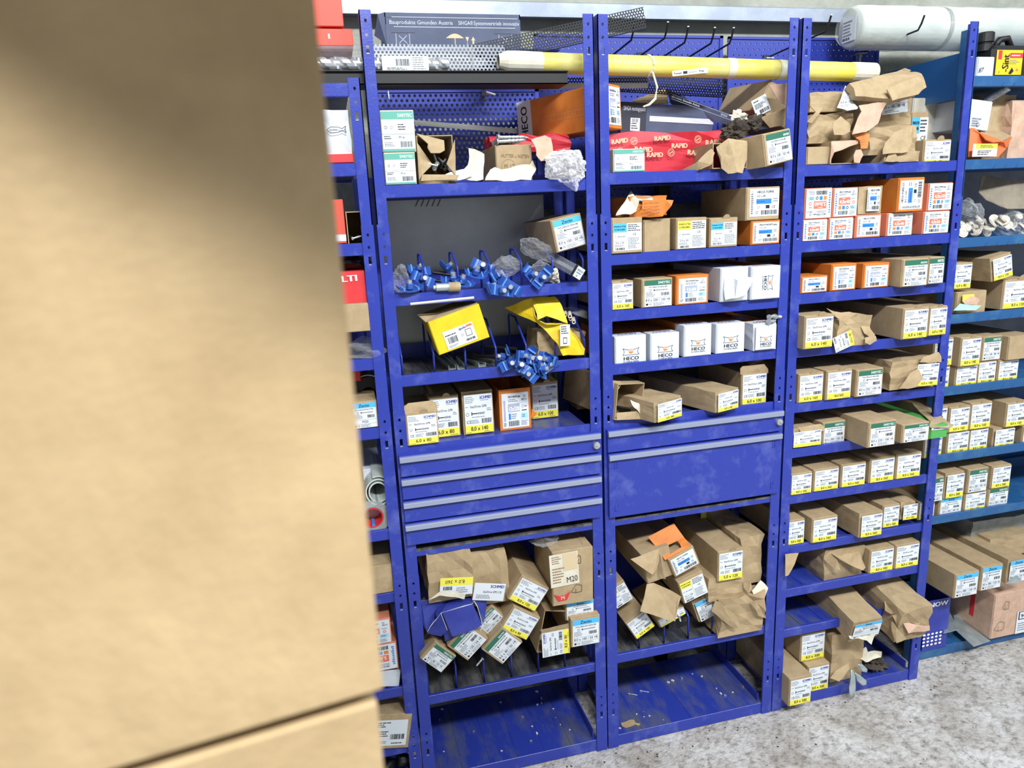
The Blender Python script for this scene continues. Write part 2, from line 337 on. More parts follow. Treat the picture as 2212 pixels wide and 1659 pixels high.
def lab_misc(p, w, h, size=''):
    p.lines(w*.06, h*.72, w*.6, h*.94, 3, 'ink'); p.ring(w*.12, h*.35, h*.07); p.ring(w*.12, h*.15, h*.07); p.lines(w*.3, h*.35, w*.6, h*.6, 3, 'ink'); p.bars(w*.62, h*.25, w*.95, h*.45, n=14); p.lines(w*.3, h*.08, w*.55, h*.2, 2); p.lines(w*.65, h*.06, w*.93, h*.14, 1, 'ink')
def lab_m16(p, w, h, size):
    p.rect(0, h*.8, w, h, 'p_teal', 1.2); p.rect(0, 0, w, h*.06, 'p_teal', 1.2); p.text('SWEYTEC', w*.96, h*.85, h*.085, 'ink_white', 'r', w*.46, bold=.03)
    p.ring(w*.12, h*.6, h*.04, 'ink'); p.ring(w*.3, h*.6, h*.04); p.lines(w*.5, h*.52, w*.8, h*.7, 3, 'ink'); p.rect(0, h*.43, w, h*.437, 'ink_grey', 2)
    p.text('M16', w*.5, h*.32, h*.06, 'ink'); p.lines(w*.05, h*.3, w*.3, h*.4, 2, 'ink'); p.lines(w*.05, h*.12, w*.38, h*.24, 3); p.bars(w*.55, h*.1, w*.92, h*.25, n=18)
# ================================================================ the room
def rough_floor():
    m = mat('concrete_floor', '#a29c94', .85, 0, '#c9c8c6', 6, .35, .65, bump=.8, bscale=55)
    nt = m.node_tree; b = nt.nodes['Principled BSDF']; tc = nt.nodes['Texture Coordinate']
    n = nt.nodes.new('ShaderNodeTexNoise'); n.inputs['Scale'].default_value = 34; n.inputs['Detail'].default_value = 7; n.inputs['Roughness'].default_value = .75
    r = nt.nodes.new('ShaderNodeValToRGB'); r.color_ramp.elements[0].position = .32; r.color_ramp.elements[1].position = .52
    r.color_ramp.elements[0].color = lin('#6f665e'); r.color_ramp.elements[1].color = (1, 1, 1, 1)
    mx = nt.nodes.new('ShaderNodeMix'); mx.data_type = 'RGBA'; mx.blend_type = 'MULTIPLY'; mx.inputs[0].default_value = .8
    src = b.inputs['Base Color'].links[0].from_socket
    nt.links.new(tc.outputs['Object'], n.inputs[0]); nt.links.new(n.outputs[0], r.inputs[0]); nt.links.new(src, mx.inputs[6]); nt.links.new(r.outputs[0], mx.inputs[7]); nt.links.new(mx.outputs[2], b.inputs['Base Color'])
rough_floor()
mat('plaster', '#8b8e84', .9, 0, '#a3a59a', 6, .35, .65, bump=.5, bscale=45)
b = MB(); nx, ny = 120, 75
vs = []
for j in range(ny+1):
    for i in range(nx+1):
        x = -2.5+8*i/nx; y = -4.2+4.72*j/ny
        z = -.004+.006*noise.noise((x*3, y*3, 0))+.004*noise.noise((x*11, y*11, 3))
        if y > -.25: z = min(z, -.001)*min(1, max(.1, -y/.25))
        vs.append((x, y, min(z, .004)))
b.mesh(vs, [(j*(nx+1)+i, j*(nx+1)+i+1, (j+1)*(nx+1)+i+1, (j+1)*(nx+1)+i) for j in range(ny) for i in range(nx)], 'concrete_floor')
o = struct(b.build('floor', smooth=True))
b = MB(); b.box(-2.5, 5.5, .52, .7, -.05, 3.6, 'plaster'); struct(b.build('wall_back'))
# painted metal cable duct along the wall
b = MB(); b.box(-1.5, 2.6, .47, .52, 2.312, 2.352, 'duct' if mat('duct', '#9099a8', .3, .45, '#a3acba', 10) else '', bev=.003); b.box(-1.5, 2.6, .462, .472, 2.306, 2.313, 'duct'); struct(b.build('trim_1'))
# ================================================================ racks
PITCH, INW = .59995, .5300
XL = {'Z': .1466-PITCH, 'A': .1466, 'B': .1466+PITCH, 'C': .1466+2*PITCH, 'D': 1.990}
DEPTH = .33
IW = {'A': INW, 'B': INW, 'C': INW, 'D': .95, 'Z': INW}
ZS = {'Z': [2.035, 1.850, 1.656, 1.358, 1.168, .872, .679, .371, .175],
      'A': [1.794, 1.520, 1.3035, 1.108, .802, .322], 'B': [1.806, 1.5895, 1.432, 1.277, 1.110, .80, .3355],
      'C': [1.808, 1.5906, 1.4366, 1.272, 1.0956, .947, .790, .6127, .4554, .305],
      'D': [2.063, 1.813, 1.566, 1.314, 1.063, .817, .583]}
LIP = .012
JOINTS = [1.697, 1.206, .720, .222]
def holed_plate(mb, x0, x1, y0, y1, z0, z1, m):
    """front of a post: sheet with two round bolt holes and a slot cut through it near its upper end"""
    cx = (x0+x1)/2; za = z1
    for dz, hc, rx, rz in ((.024, .009, .0034, .0042), (.055, .009, .0034, .0042), (.087, .013, .004, .009)):
        zt, zb_ = z1-dz+hc, z1-dz-hc; zc = z1-dz
        mb.box(x0, x1, y0, y1, zt, za, m); za = zb_
        out = [(x0, zb_), (cx, zb_), (x1, zb_), (x1, zc), (x1, zt), (cx, zt), (x0, zt), (x0, zc)]
        q = .72 if rz < .006 else 1
        inn = [(cx-rx*q, zc-rz*q), (cx, zc-rz), (cx+rx*q, zc-rz*q), (cx+rx, zc), (cx+rx*q, zc+rz*q), (cx, zc+rz), (cx-rx*q, zc+rz*q), (cx-rx, zc)]
        vs = [(x, y, z) for y in (y0, y1) for L_ in (out, inn) for x, z in L_]
        fs = []
        for i in range(8):
            k = (i+1) % 8; fs += [(i, k, 8+k, 8+i), (16+i, 16+k, 24+k, 24+i), (8+i, 8+k, 24+k, 24+i), (i, k, 16+k, 16+i)]
        mb.mesh(vs, fs, m)
    mb.box(x0, x1, y0, y1, z0, za, m)
def post(rack, x, y, top, m, side, inward, holes=True, back=False):
    """a folded sheet post in slotted sections; side = +1 when the return flange is at the right edge"""
    zs = [top]+[j for j in JOINTS if j < top-.1]+[0]
    for i in range(len(zs)-1):
        z1, z0 = zs[i], zs[i+1]; g = .0009*i; mb = MB(); W2 = .0285
        if back: mb.box(x-g, x+W2+g, y-g, y+.0025, z0, z1+(.002 if i else 0), m, bev=.0012)
        else: holed_plate(mb, x-g, x+W2+g, y-g, y+.0025, z0, z1+(.002 if i else 0), m)
        fx = x+W2-.0025 if side > 0 else x
        mb.box(fx-(g if side < 0 else 0), fx+.0025+(g if side > 0 else 0), y, y+.036, z0, z1, m)
        p = mb.build('post_section', rack)
        if not back:
            hb = MB(); cx = x+W2*.5
            hb.box(cx-.004, cx+.003, y-g-.0012, y-g, z1-.098, z1-.0955, 'alu'); hb.build('slot_lip', p)
def rack(u, label, m='blue', top=2.197, y=0, deckm='blue_deck', dirty=(), planks=(), no_front=(), bottom=True, dark='rail_blue'):
    x0 = XL[u]; x1 = x0+IW[u]
    r = empty('shelf_rack', (0, 0, 0), label, 'rack')
    post(r, x0-.0295, y, top, m, -1, 1); post(r, x1+.001, y, top, m, 1, -1)
    bt = 1.83 if u != 'D' else 2.0
    post(r, x0-.0295, y+DEPTH-.036, bt, m, -1, 1, back=True); post(r, x1+.001, y+DEPTH-.036, bt, m, 1, -1, back=True)
    lv = list(enumerate(ZS[u]))
    for i, z in lv:
        dz = z-LIP
        if i not in no_front:
            mb = MB(); mb.box(x0-.002, x1+.002, y+.003, y+.006, z-.0305, z-.0005, m, bev=.0008); mb.box(x0, x1, y+.004, y+.013, z-.003, z, m); mb.box(x0, x1, y+.004, y+.02, z-.031, z-.028, m)
            mb.build('beam', r)
        mb = MB(); mb.box(x0, x1, y+DEPTH-.012, y+DEPTH-.009, z-.03, z+.03, dark); mb.build('back_rail', r)
        n = 6 if i in planks else 1; dm = 'deck_dirty' if i in dirty else deckm
        for k in range(n):
            a = x0+IW[u]*k/n+(.0008 if k else 0); c = x0+IW[u]*(k+1)/n-(.0008 if k < n-1 else 0)
            mb = MB()
            mb.box(a, c, y+.013, y+DEPTH-.012, dz-.012, dz, dm, bev=.0015 if n > 1 else 0)
            mb.build('deck_panel' if n > 1 else 'deck', r)
    if bottom:
        bz = .042
        n = 6
        mb = MB(); mb.box(x0, x1, y+.0, y+.0025, .002, bz, m, bev=.001); mb.build('kick_plate', r)
        for k in range(n):
            a = x0+IW[u]*k/n; c = x0+IW[u]*(k+1)/n-(.0006 if k < n-1 else 0)
            mb = MB(); mb.box(a, c, y+.002, y+DEPTH-.012, bz-.006, bz+(.0004 if k % 2 else 0), 'blue_deck' if u != 'D' else m); mb.build('deck_panel', r)
        mb = MB(); mb.box(x1-.012, x1-.008, y+.01, y+DEPTH, bz-.03, bz+.03, dark); mb.build('side_rail', r)
    return r
RA = rack('A', 'blue steel rack with four flat drawers in its middle', dirty=(2, 5), planks=(2, 5), no_front=(3, 4))
RB = rack('B', 'blue steel rack with one drawer above a wide flap panel', dirty=(6,), planks=(6,), no_front=(4, 5))
RC = rack('C', 'blue steel rack of ten close shelves crowded with long screw cartons', planks=(8, 9))
RZ = rack('Z', 'blue steel rack half hidden behind the big leaning cardboard carton', top=2.046)
RD = rack('D', 'teal steel rack standing back from the blue racks', m='teal', y=.08, deckm='teal', dark='rail_teal')
# side sheet at the top of the teal rack
def PX(c, x, y, X):
    d = ray(c, x, y); return CAM+d*((X-CAM.x)/d.x)
mb = MB(); mb.box(1.9615, 1.9635, .1, .42, 2.0, 2.135, 'rail_teal'); mb.build('side_panel', RD)
for zz in (1.6, .9, .35):
    mb = MB(); mb.box(1.9615, 1.9635, .1, .42, zz, zz+.03, 'rail_teal'); mb.build('side_rail', RD)
# rows of short pressed ribs along the lower edge of the teal beams
for i, z in enumerate(ZS['D'][:5]):
    mb = MB()
    for k in range(18): x = 2.10+.045*k; mb.box(-.0012, .0012, -.0018, 0, -.006, .006, 'teal', Matrix.Translation((x+.006, .083, z-.0245)) @ Matrix.Rotation(.7, 4, 'Y'))
    mb.build('slot_row', RD)['kind'] = 'stuff'
# drawers of rack A
def front(rk, x0, x1, z0, z1, name='drawer', lock=False, lip=True):
    mb = MB(); mb.box(x0, x1, -.014, .012, z0, z1, 'blue', bev=.0012); d = mb.build(name, rk)
    mb = MB(); mb.box(x0-.001, x1+.001, -.024, -.014, z1-.013, z1-.0008, 'alu'); mb.box(x0-.001, x1+.001, -.0245, -.0225, z1-.0165, z1-.003, 'alu', bev=.0006)
    mb.box(x0-.001, x1+.001, -.016, .014, z1-.001, z1+.0016, 'rail_blue'); mb.build('handle_strip', d)
    if lock:
        mb = MB(); X = Matrix.Translation((x1-.012, -.014, z1-.036)) @ Matrix.Rotation(math.pi/2, 4, 'X')
        mb.lathe([(0, .012), (.009, .012), (.0105, .010), (.0105, 0)], 'steel', 18, X); mb.box(x1-.0165, x1-.0075, -.0268, -.0258, z1-.037, z1-.035, 'steel'); mb.build('lock', d)
    mb = MB(); mb.box(x0+.02, x0+.034, .012, .016, z0-.006, z0+.01, 'black'); mb.box(x1-.034, x1-.02, .012, .016, z0-.006, z0+.01, 'black'); mb.build('runner', d)
    return d
xa0, xa1 = XL['A']-.0245, XL['A']+INW+.021
def zpx(c, x, y): return PY(c, x, y, -.02).z
tops = [zpx('k7', 1200, .5*(770+575)+.0)]
zt = [PY('k7', l[0], l[1], -.022).z for l in ((460, 770), (470, 955), (485, 1130), (500, 1315))]
zt2 = [PY('k7', l[0], l[1], -.022).z for l in ((2045, 575), (2045, 745), (2050, 925), (2055, 1090))]
zt = [(a+c)/2 for a, c in zip(zt, zt2)]
zb = (PY('k7', 510, 1480, -.014).z+PY('k7', 2045, 1240, -.014).z)/2
for i in range(4):
    z1 = zt[i]; z0 = zt[i+1]+.006 if i < 3 else zb
    front(RA, xa0, xa1, z0, z1, lock=(i == 0))
mb = MB(); mb.box(XL['A'], XL['A']+INW, .003, .012, 1.108-.03, 1.108, 'blue', bev=.001); mb.build('beam', RA)
mb = MB(); mb.box(XL['A'], XL['A']+INW, .0, .012, .779, .793, 'blue'); mb.box(XL['A'], XL['A']+INW, .0, .06, .793, .799, 'deck_dirty'); mb.build('beam', RA)
mb = MB(); mb.box(XL['A']+.004, XL['A']+INW-.004, .014, .3, .81, 1.07, 'rail_blue'); mb.build('drawer_case', RA)
# drawer and flap panel of rack B
xb0, xb1 = XL['B']-.0235, XL['B']+INW+.019
zd = (PY('k8', 195, 1285, -.022).z+PY('k8', 1985, 1070, -.022).z)/2; zp = (PY('k8', 205, 1530, -.022).z+PY('k8', 1975, 1300, -.022).z)/2
zq = (PY('a5', 125, 260, -.014).z+PY('f', 1680, 1067, -.014).z)/2
front(RB, xb0, xb1, zp+.006, zd, lock=True)
pn = front(RB, xb0+.002, xb1-.002, zq, zp, 'flap_panel')
mb = MB()
for sx in (0, 1):
    for sz in (0, 1):
        x = xb0+.02 if sx == 0 else xb1-.03; z = zq+.02 if sz == 0 else zp-.045
        mb.box(x, x+.0012, -.0155, -.014, z, z+.022, 'blue'); mb.box(x+.008, x+.0092, -.0155, -.014, z+(.0 if sz else .01), z+.022, 'blue'); mb.box(x, x+.009, -.0155, -.014, z+.0, z+.0012, 'blue')
mb.build('hinge_slots', pn)['kind'] = 'stuff'
mb = MB(); mb.box(XL['B'], XL['B']+INW, .003, .012, 1.110-.03, 1.110, 'blue', bev=.001); mb.build('beam', RB)
mb = MB(); mb.box(XL['B'], XL['B']+INW, .0, .012, .779, .793, 'blue'); mb.box(XL['B'], XL['B']+INW, .0, .06, .793, .799, 'deck_dirty'); mb.build('beam', RB)
mb = MB(); mb.box(XL['B']+.004, XL['B']+INW-.004, .014, .3, .81, 1.07, 'rail_blue'); mb.build('panel_case', RB)
# wire dividers, part of the rack they are clipped into
def divider(rk, x, zd, hf, hb, yb=.24, bend=.11, m='rod'):
    mb = MB(); mb.tube([(x, .03, zd), (x, .03, zd+hf-.006), (x, .034, zd+hf), (x, .045, zd+hf+.006), (x, .03+bend, zd+hb-.006), (x, .036+bend, zd+hb), (x, yb-.006, zd+hb), (x, yb, zd+hb-.006), (x, yb, zd)], .0031, m, 8)
    mb.build('wire_divider', rk, smooth=True)
for k in range(1, 7): divider(RA, XL['A']+.0885*k-.004, 1.520-LIP, .075, .105, .15, .06)
for k in range(0, 7): divider(RA, XL['A']+.006+.0868*k, 1.3035-LIP, .065, .125, .22, .10)
for k in range(0, 7): divider(RA, XL['A']+.004+.0868*k, .322-LIP, .085, .10, .2, .05)
for k in range(0, 7): divider(RB, XL['B']+.004+.0868*k, .3355-LIP, .085, .10, .2, .05)
# ---------------------------------------------------------------- panels behind the racks
def panel(name, x0, x1, z0, z1, y, m, label, cat, frame='rail_blue', t=.004):
    mb = MB(); mb.box(0, x1-x0, 0, t, 0, z1-z0, m); o = mb.build(name); o.location = (x0, y, z0); tag(o, label, cat)
    if frame:
        mb = MB()
        for a, c in ((0, .012), (x1-x0-.012, x1-x0)): mb.box(a, c, -.004, 0, 0, z1-z0, frame)
        mb.box(0, x1-x0, -.004, 0, z1-z0-.008, z1-z0, frame); mb.build('edge_fold', o)
    return o
panel('perforated_panel', .155, .655, 1.79, 2.075, .345, 'peg_blue', 'blue back panel with large round holes behind the drawer rack', 'panel')
o = panel('back_sheet', .15, .66, 1.17, 1.775, .347, 'sheet_grey', 'dull grey sheet metal back panel behind the drawer rack', 'panel', None)
mb = MB()
for k in range(5): a = PY('k4', 700+42*k, 92, .346)-o.location; d = PY('k4', 722+42*k, 38, .346)-o.location; mb.mesh([(a.x, 0, a.z), (a.x+.0025, -.004, a.z), (a.x+.005, 0, a.z), (d.x, 0, d.z), (d.x+.0025, -.004, d.z), (d.x+.005, 0, d.z)], [(0, 1, 4, 3), (1, 2, 5, 4), (0, 2, 1), (3, 4, 5), (0, 3, 5, 2)], 'sheet_grey')
mb.build('louvres', o)['kind'] = 'stuff'
panel('pegboard', .674, 1.326, 1.72, 2.252, .44, 'peg_fine', 'blue finely holed pegboard on wall with the row of black hooks', 'pegboard')
panel('pegboard', 1.345, 1.935, 1.72, 2.25, .44, 'peg_fine', 'blue finely holed pegboard on wall behind the end of the yellow tube', 'pegboard')
mb = MB(); mb.box(.74, 2.0, .462, .47, 1.2, 1.72, 'board_grey'); mb.box(.74, 2.0, .45, .462, 1.2, 1.50, 'board_grey'); mb.box(.74, 2.0, .45, .462, 1.507, 1.64, 'board_grey'); mb.box(.74, 2.0, .45, .462, 1.646, 1.72, 'board_grey')
tag(mb.build('back_board'), 'grey flat boarding seen behind the chipboard screw cartons', 'panel')
mb = MB(); mb.box(1.06, 1.10, .36, .40, .0, 1.78, 'black'); tag(mb.build('support_column'), 'black steel upright standing behind the chipboard screw cartons', 'upright')
mb = MB(); mb.box(XL['B']-.03, XL['B']+INW+.5, .36, .365, .05, 1.08, 'rail_blue'); tag(mb.build('back_sheet'), 'blue back sheet behind the lower rack shelves', 'panel')
mb = MB(); mb.box(XL['A']-.03, XL['A']+INW+.03, .36, .365, .05, 1.08, 'rail_blue'); tag(mb.build('back_sheet'), 'blue back sheet behind the drawers and piled cartons', 'panel')
mb = MB(); mb.box(1.98, 2.98, .43, .434, .05, 1.05, 'rail_teal'); tag(mb.build('back_sheet'), 'teal back sheet of the teal rack', 'panel')
mb = MB(); mb.box(1.98, 2.98, .43, .434, 1.06, 1.80, 'board_grey'); tag(mb.build('back_sheet'), 'grey back sheet behind the upper shelves of teal rack', 'panel')
# ================================================================ cartons
WH = {}
RN = {'A': 'drawer rack', 'B': 'flap rack', 'C': 'crowded rack', 'D': 'teal rack', 'Z': 'hidden rack'}
for u in RN:
    for i, n in enumerate('top second third fourth fifth sixth seventh eighth ninth tenth bottom'.split()): WH['%s%d' % (u, i+1)] = n+' shelf of '+RN[u]
WH.update({'A4': 'deck above the drawers', 'A6': 'divider shelf under the drawers', 'B5': 'deck above the flap panel', 'B7': 'divider shelf under the flap panel', 'D8': 'bottom of teal rack'})
def shelfz(k):
    u, i = k[0], int(k[1:])-1
    return ZS[u][i] if i < len(ZS[u]) else .042+LIP
PLACED = {}
STY = {'sch': ('screw_carton', 'yellow-strip carton'), 'swey': ('screw_carton', 'green-band carton'), 'zecg': ('screw_carton', 'green zecto carton'),
       'zecb': ('screw_carton', 'blue zecto carton'), 'tp': ('screw_box', 'salmon screw box'), 'topix': ('screw_carton', 'blue-bar label carton'),
       'mm': ('screw_box', 'orange screw anchor box'), 'spb': ('screw_carton', 'chipboard carton, blue corner'), 'spy': ('screw_carton', 'chipboard carton, yellow corner'),
       'heco': ('screw_box', 'white HECO screw box'), 'm16': ('screw_carton', 'teal-banded white M16 carton'), 'misc': ('screw_carton', 'tan screw carton'), 'plain': ('carton', 'plain brown carton')}
def grid_box(mb, w, h, d, m, amp, nx=5, ny=8, nz=5, seed=0, front=1., taper=0):
    """closed box of small facets, dented and creased"""
    idx = {}; vs = []
    def g(i, j, k):
        if (i, j, k) in idx: return idx[i, j, k]
        p = V((-w/2+w*i/nx, d*j/ny, h*k/nz)); t = 1-j/ny; a = amp*(.35+.65*t*front)
        q = V((p.x*23+seed, p.y*17+seed*1.7, p.z*23-seed))
        n = noise.noise_vector(q)*.7+noise.noise_vector(q*2.1)*.45
        edge = (i in (0, nx))+(j in (0, ny))+(k in (0, nz))
        s_ = 1-taper*t*t*(k/nz)
        p = V((p.x, p.y, p.z*s_))
        p += V((n.x*a, n.y*a, n.z*a))*(1 if k else .0)+(V((n.x, 0, 0))*a*.7 if not k else V())
        if p.z < 0: p.z = 0
        idx[i, j, k] = len(vs); vs.append(p); return idx[i, j, k]
    fs = []
    for i in range(nx):
        for j in range(ny):
            fs.append((g(i, j, 0), g(i+1, j, 0), g(i+1, j+1, 0), g(i, j+1, 0))); fs.append((g(i, j, nz), g(i+1, j, nz), g(i+1, j+1, nz), g(i, j+1, nz)))
    for i in range(nx):
        for k in range(nz):
            fs.append((g(i, 0, k), g(i+1, 0, k), g(i+1, 0, k+1), g(i, 0, k+1))); fs.append((g(i, ny, k), g(i+1, ny, k), g(i+1, ny, k+1), g(i, ny, k+1)))
    for j in range(ny):
        for k in range(nz):
            fs.append((g(0, j, k), g(0, j+1, k), g(0, j+1, k+1), g(0, j, k+1))); fs.append((g(nx, j, k), g(nx, j+1, k), g(nx, j+1, k+1), g(nx, j, k+1)))
    tri = []
    for f in fs: tri += [(f[0], f[1], f[2]), (f[0], f[2], f[3])] if (f[0]+f[1]) % 2 else [(f[0], f[1], f[3]), (f[1], f[2], f[3])]
    mb.mesh(vs, tri, m)
def add_label(root, st, size, w, h, off=.0, rect=None, rot90=0):
    if st in ('plain',): return
    u0, v0, u1, v1 = rect or {'sch': (.05, .03, .96, .93), 'swey': (.08, .04, .95, .95), 'zecg': (.08, .04, .95, .95), 'zecb': (.06, .04, .95, .95), 'tp': (.03, .03, .97, .97), 'topix': (.06, .08, .94, .92), 'mm': (.08, .06, .93, .9),
                      'spb': (.04, .08, .96, .84), 'spy': (.04, .03, .96, .9), 'heco': (.0, .0, 1, 1), 'm16': (.02, .02, .98, .97), 'misc': (.08, .1, .93, .85)}[st]
    lw, lh = (u1-u0)*w, (v1-v0)*h
    mb = MB()
    if st != 'heco': mb.box(0, lw, -.0003, 0, 0, lh, 'paper')
    else: mb.box(.004, lw-.004, -.0003, 0, .004, lh-.004, 'white_box')
    X = Matrix.Translation((-w/2+u0*w, -.0022-off, v0*h))
    lab = mb.build('label' if st != 'heco' else 'front_face', root, mtx=X)
    p = Print()
    pw, ph = (lh, lw) if rot90 == 1 else (lw, lh)
    if st == 'sch': lab_sch(p, pw, ph, size)
    elif st == 'swey': lab_holz(p, pw, ph, size, 'p_green', 'ink_white', 'SWEYTEC')
    elif st == 'zecg': lab_holz(p, pw, ph, size, 'p_green', 'ink_white', 'zecto')
    elif st == 'zecb': lab_holz(p, pw, ph, size, 'p_blue', 'ink', 'Zecto', 'c')
    elif st == 'tp': lab_tp(p, pw, ph, size)
    elif st == 'topix': lab_topix(p, pw, ph, size)
    elif st == 'mm': lab_mm(p, pw, ph, size)
    elif st == 'spb': lab_span(p, pw, ph, size, 'p_blue')
    elif st == 'spy': lab_span(p, pw, ph, size, 'p_yellow')
    elif st == 'misc': lab_misc(p, pw, ph)
    elif st == 'm16': lab_m16(p, pw, ph, size)
    elif st == 'heco':
        if rot90: heco_logo(p, pw*.4, ph*.5, lw*.45, -math.pi/2)
        else: heco_logo(p, pw*.5, ph*.17, lw*.52)
    Y = Matrix.Identity(4)
    if rot90 == 1 and st != 'heco': Y = Matrix.Translation((lw, 0, 0)) @ Matrix.Rotation(-math.pi/2, 4, 'Y')
    if rot90 == 2: Y = Matrix.Translation((lw, 0, lh)) @ Matrix.Rotation(math.pi, 4, 'Y')
    p.b.build('print', lab, mtx=Matrix.Translation((0, -.0003, 0)) @ Y)
def carton(k, c, BL, BR, TL, st='sch', size='', Y=.016, D=.29, zb='auto', yaw=0, pitch=0, body=None, crump=0, tab=None, note='', label=None, name=None, cat='box', rect=None, rot90=0, extra='', seed=None, openf=False, roll=None):
    P0, P1, P2 = PY(c, *BL, Y), PY(c, *BR, Y), PY(c, *TL, Y)
    u = P1-P0; a = math.atan2(u.z, u.x)
    if roll is not None: a = roll
    elif abs(a) < .075: a = 0
    vd = V((-math.sin(a), 0, math.cos(a))); ud = V((math.cos(a), 0, math.sin(a)))
    w = abs(u.dot(ud))*.985/max(.7, math.cos(yaw)); h = (P2-P0).dot(vd); base = (P0+P1)/2
    if a == 0:
        top = P2.z; z = base.z if roll is None else min(P0.z, P1.z)
        if zb == 'auto':
            zt = shelfz(k); yo = Y-(.08 if k[0] == 'D' else 0); cand = [zt+.0005 if yo < .0145 else zt-LIP+.0005]
            for (x0, x1, y0, zt2) in PLACED.get(k, []):
                if min(x1, base.x+w/2)-max(x0, base.x-w/2) > .25*w: cand.append(zt2+.0008)
            zn = min(cand, key=lambda q: abs(q-z))
            if abs(zn-z) < .045: z = zn
        elif zb is not None: z = zb
        h = top-z; base.z = z
    yo = Y-(.08 if k[0] == 'D' else 0)
    if a == 0 and yaw == 0 and XL[k[0]] < base.x < XL[k[0]]+IW[k[0]]:
        mg = .001+crump*.5; x0, x1 = max(base.x-w/2, XL[k[0]]+mg), min(base.x+w/2, XL[k[0]]+IW[k[0]]-mg); base.x = (x0+x1)/2; w = x1-x0
    if not pitch and not yaw: D = min(D, .316-yo)
    h = max(h, .02)
    PLACED.setdefault(k, []).append((base.x-w/2, base.x+w/2, Y, base.z+h))
    nm, ds = STY[st]
    bm_ = body or {'tp': 'red_edge', 'mm': 'orange', 'heco': 'white_box', 'm16': 'cream'}.get(st, 'kraft')
    mb = MB(); r = random.Random(seed if seed is not None else int(base.x*1e4+base.z*7e3))
    if crump: grid_box(mb, w, h, D, bm_, crump, seed=r.random()*50)
    else:
        mb.box(-w/2, w/2, .0008, D, 0, h, bm_, bev=.0012)
        mb.box(-w/2+.0022, w/2-.0022, -.0018, .001, .0022, h-.0022, bm_)
    if st == 'heco':   # rear part of these boxes is orange
        mb.box(-w/2-.0006, w/2+.0006, .055, D+.0005, -.0000, h+.0006, 'orange')
    o = mb.build(name or nm)
    o.matrix_world = Matrix.Translation(base) @ Matrix.Rotation(-a, 4, 'Y') @ Matrix.Rotation(yaw, 4, 'Z') @ Matrix.Rotation(pitch, 4, 'X')
    if label is None:
        sz = size.partition(' /')[0].replace(' ', '')
        label = ds+(' '+sz if sz and st not in ('heco', 'm16') else '')+(', '+note if note else '')+', '+(extra or WH[k])
    tag(o, label, cat, 'cartons on '+WH[k])
    add_label(o, st, size, w, h, .003+crump*.6 if crump else 0, rect, rot90)
    if st == 'heco':
        p = Print(); p.text('HECO', 0, 0, .011, 'ink', 'c', w*.6, bold=.1, sx=1.3); p.disc(0, -.006, .004, 'p_orange')
        p.b.build('print', o, mtx=Matrix.Translation((0, .03, h+.0008)) @ Matrix.Rotation(math.pi, 4, 'Z') @ Matrix.Rotation(-math.pi/2, 4, 'X'))
    if tab is None: tab = st == 'sch' and not crump
    if tab:
        t = MB(); n = 9; rr = w*.13
        pts = [(w*.08+rr*math.cos(math.pi*i/(n-1)), h-.002+rr*math.sin(math.pi*i/(n-1))) for i in range(n)]
        for yy in (0,): t.mesh([(x, -.003-.004*(z-h)/rr, z) for x, z in pts]+[(x, -.0012-.004*(z-h)/rr, z) for x, z in pts], [tuple(range(n)), tuple(range(2*n-1, n-1, -1))]+[(i, i+1, n+i+1, n+i) for i in range(n-1)], 'kraft_liner')
        t.build('tuck_tab', o)
    return o
def sheet(name, c, pts, m, thick=.0022, cuts=3, amp=.004, label=None, cat=None, parent=None, seed=0, group=None, smooth=False, m2=None):
    """a torn or folded piece of board or paper; pts = (x, y, depth) corners"""
    P = [PY(c, x, y, Y) for x, y, Y in pts]; o3 = sum(P, V())/len(P)
    bm = bmesh.new(); vs = [bm.verts.new(p-o3) for p in P]; bm.faces.new(vs)
    bmesh.ops.triangulate(bm, faces=bm.faces); bmesh.ops.subdivide_edges(bm, edges=bm.edges, cuts=cuts, use_grid_fill=True); bmesh.ops.triangulate(bm, faces=bm.faces)
    for v in bm.verts:
        n = noise.noise_vector(v.co*28+V((seed*3.1, seed, 1))); v.co += n*amp
    bm.normal_update(); fs = list(bm.faces)
    me = bpy.data.meshes.new(name); bm.to_mesh(me); bm.free(); me.materials.append(M[m]); me.materials.append(M[m2 or m])
    o = bpy.data.objects.new(name, me); COL.objects.link(o); o.location = o3
    md = o.modifiers.new('thickness', 'SOLIDIFY'); md.thickness = thick; md.offset = 0; md.material_offset = 0; md.material_offset_rim = 1
    if smooth: me.polygons.foreach_set('use_smooth', [True]*len(me.polygons))
    if parent:
        bpy.context.view_layer.update() if False else None
        o.parent = parent; o.matrix_parent_inverse = parent.matrix_world.inverted()
    if label: tag(o, label, cat, group)
    return o
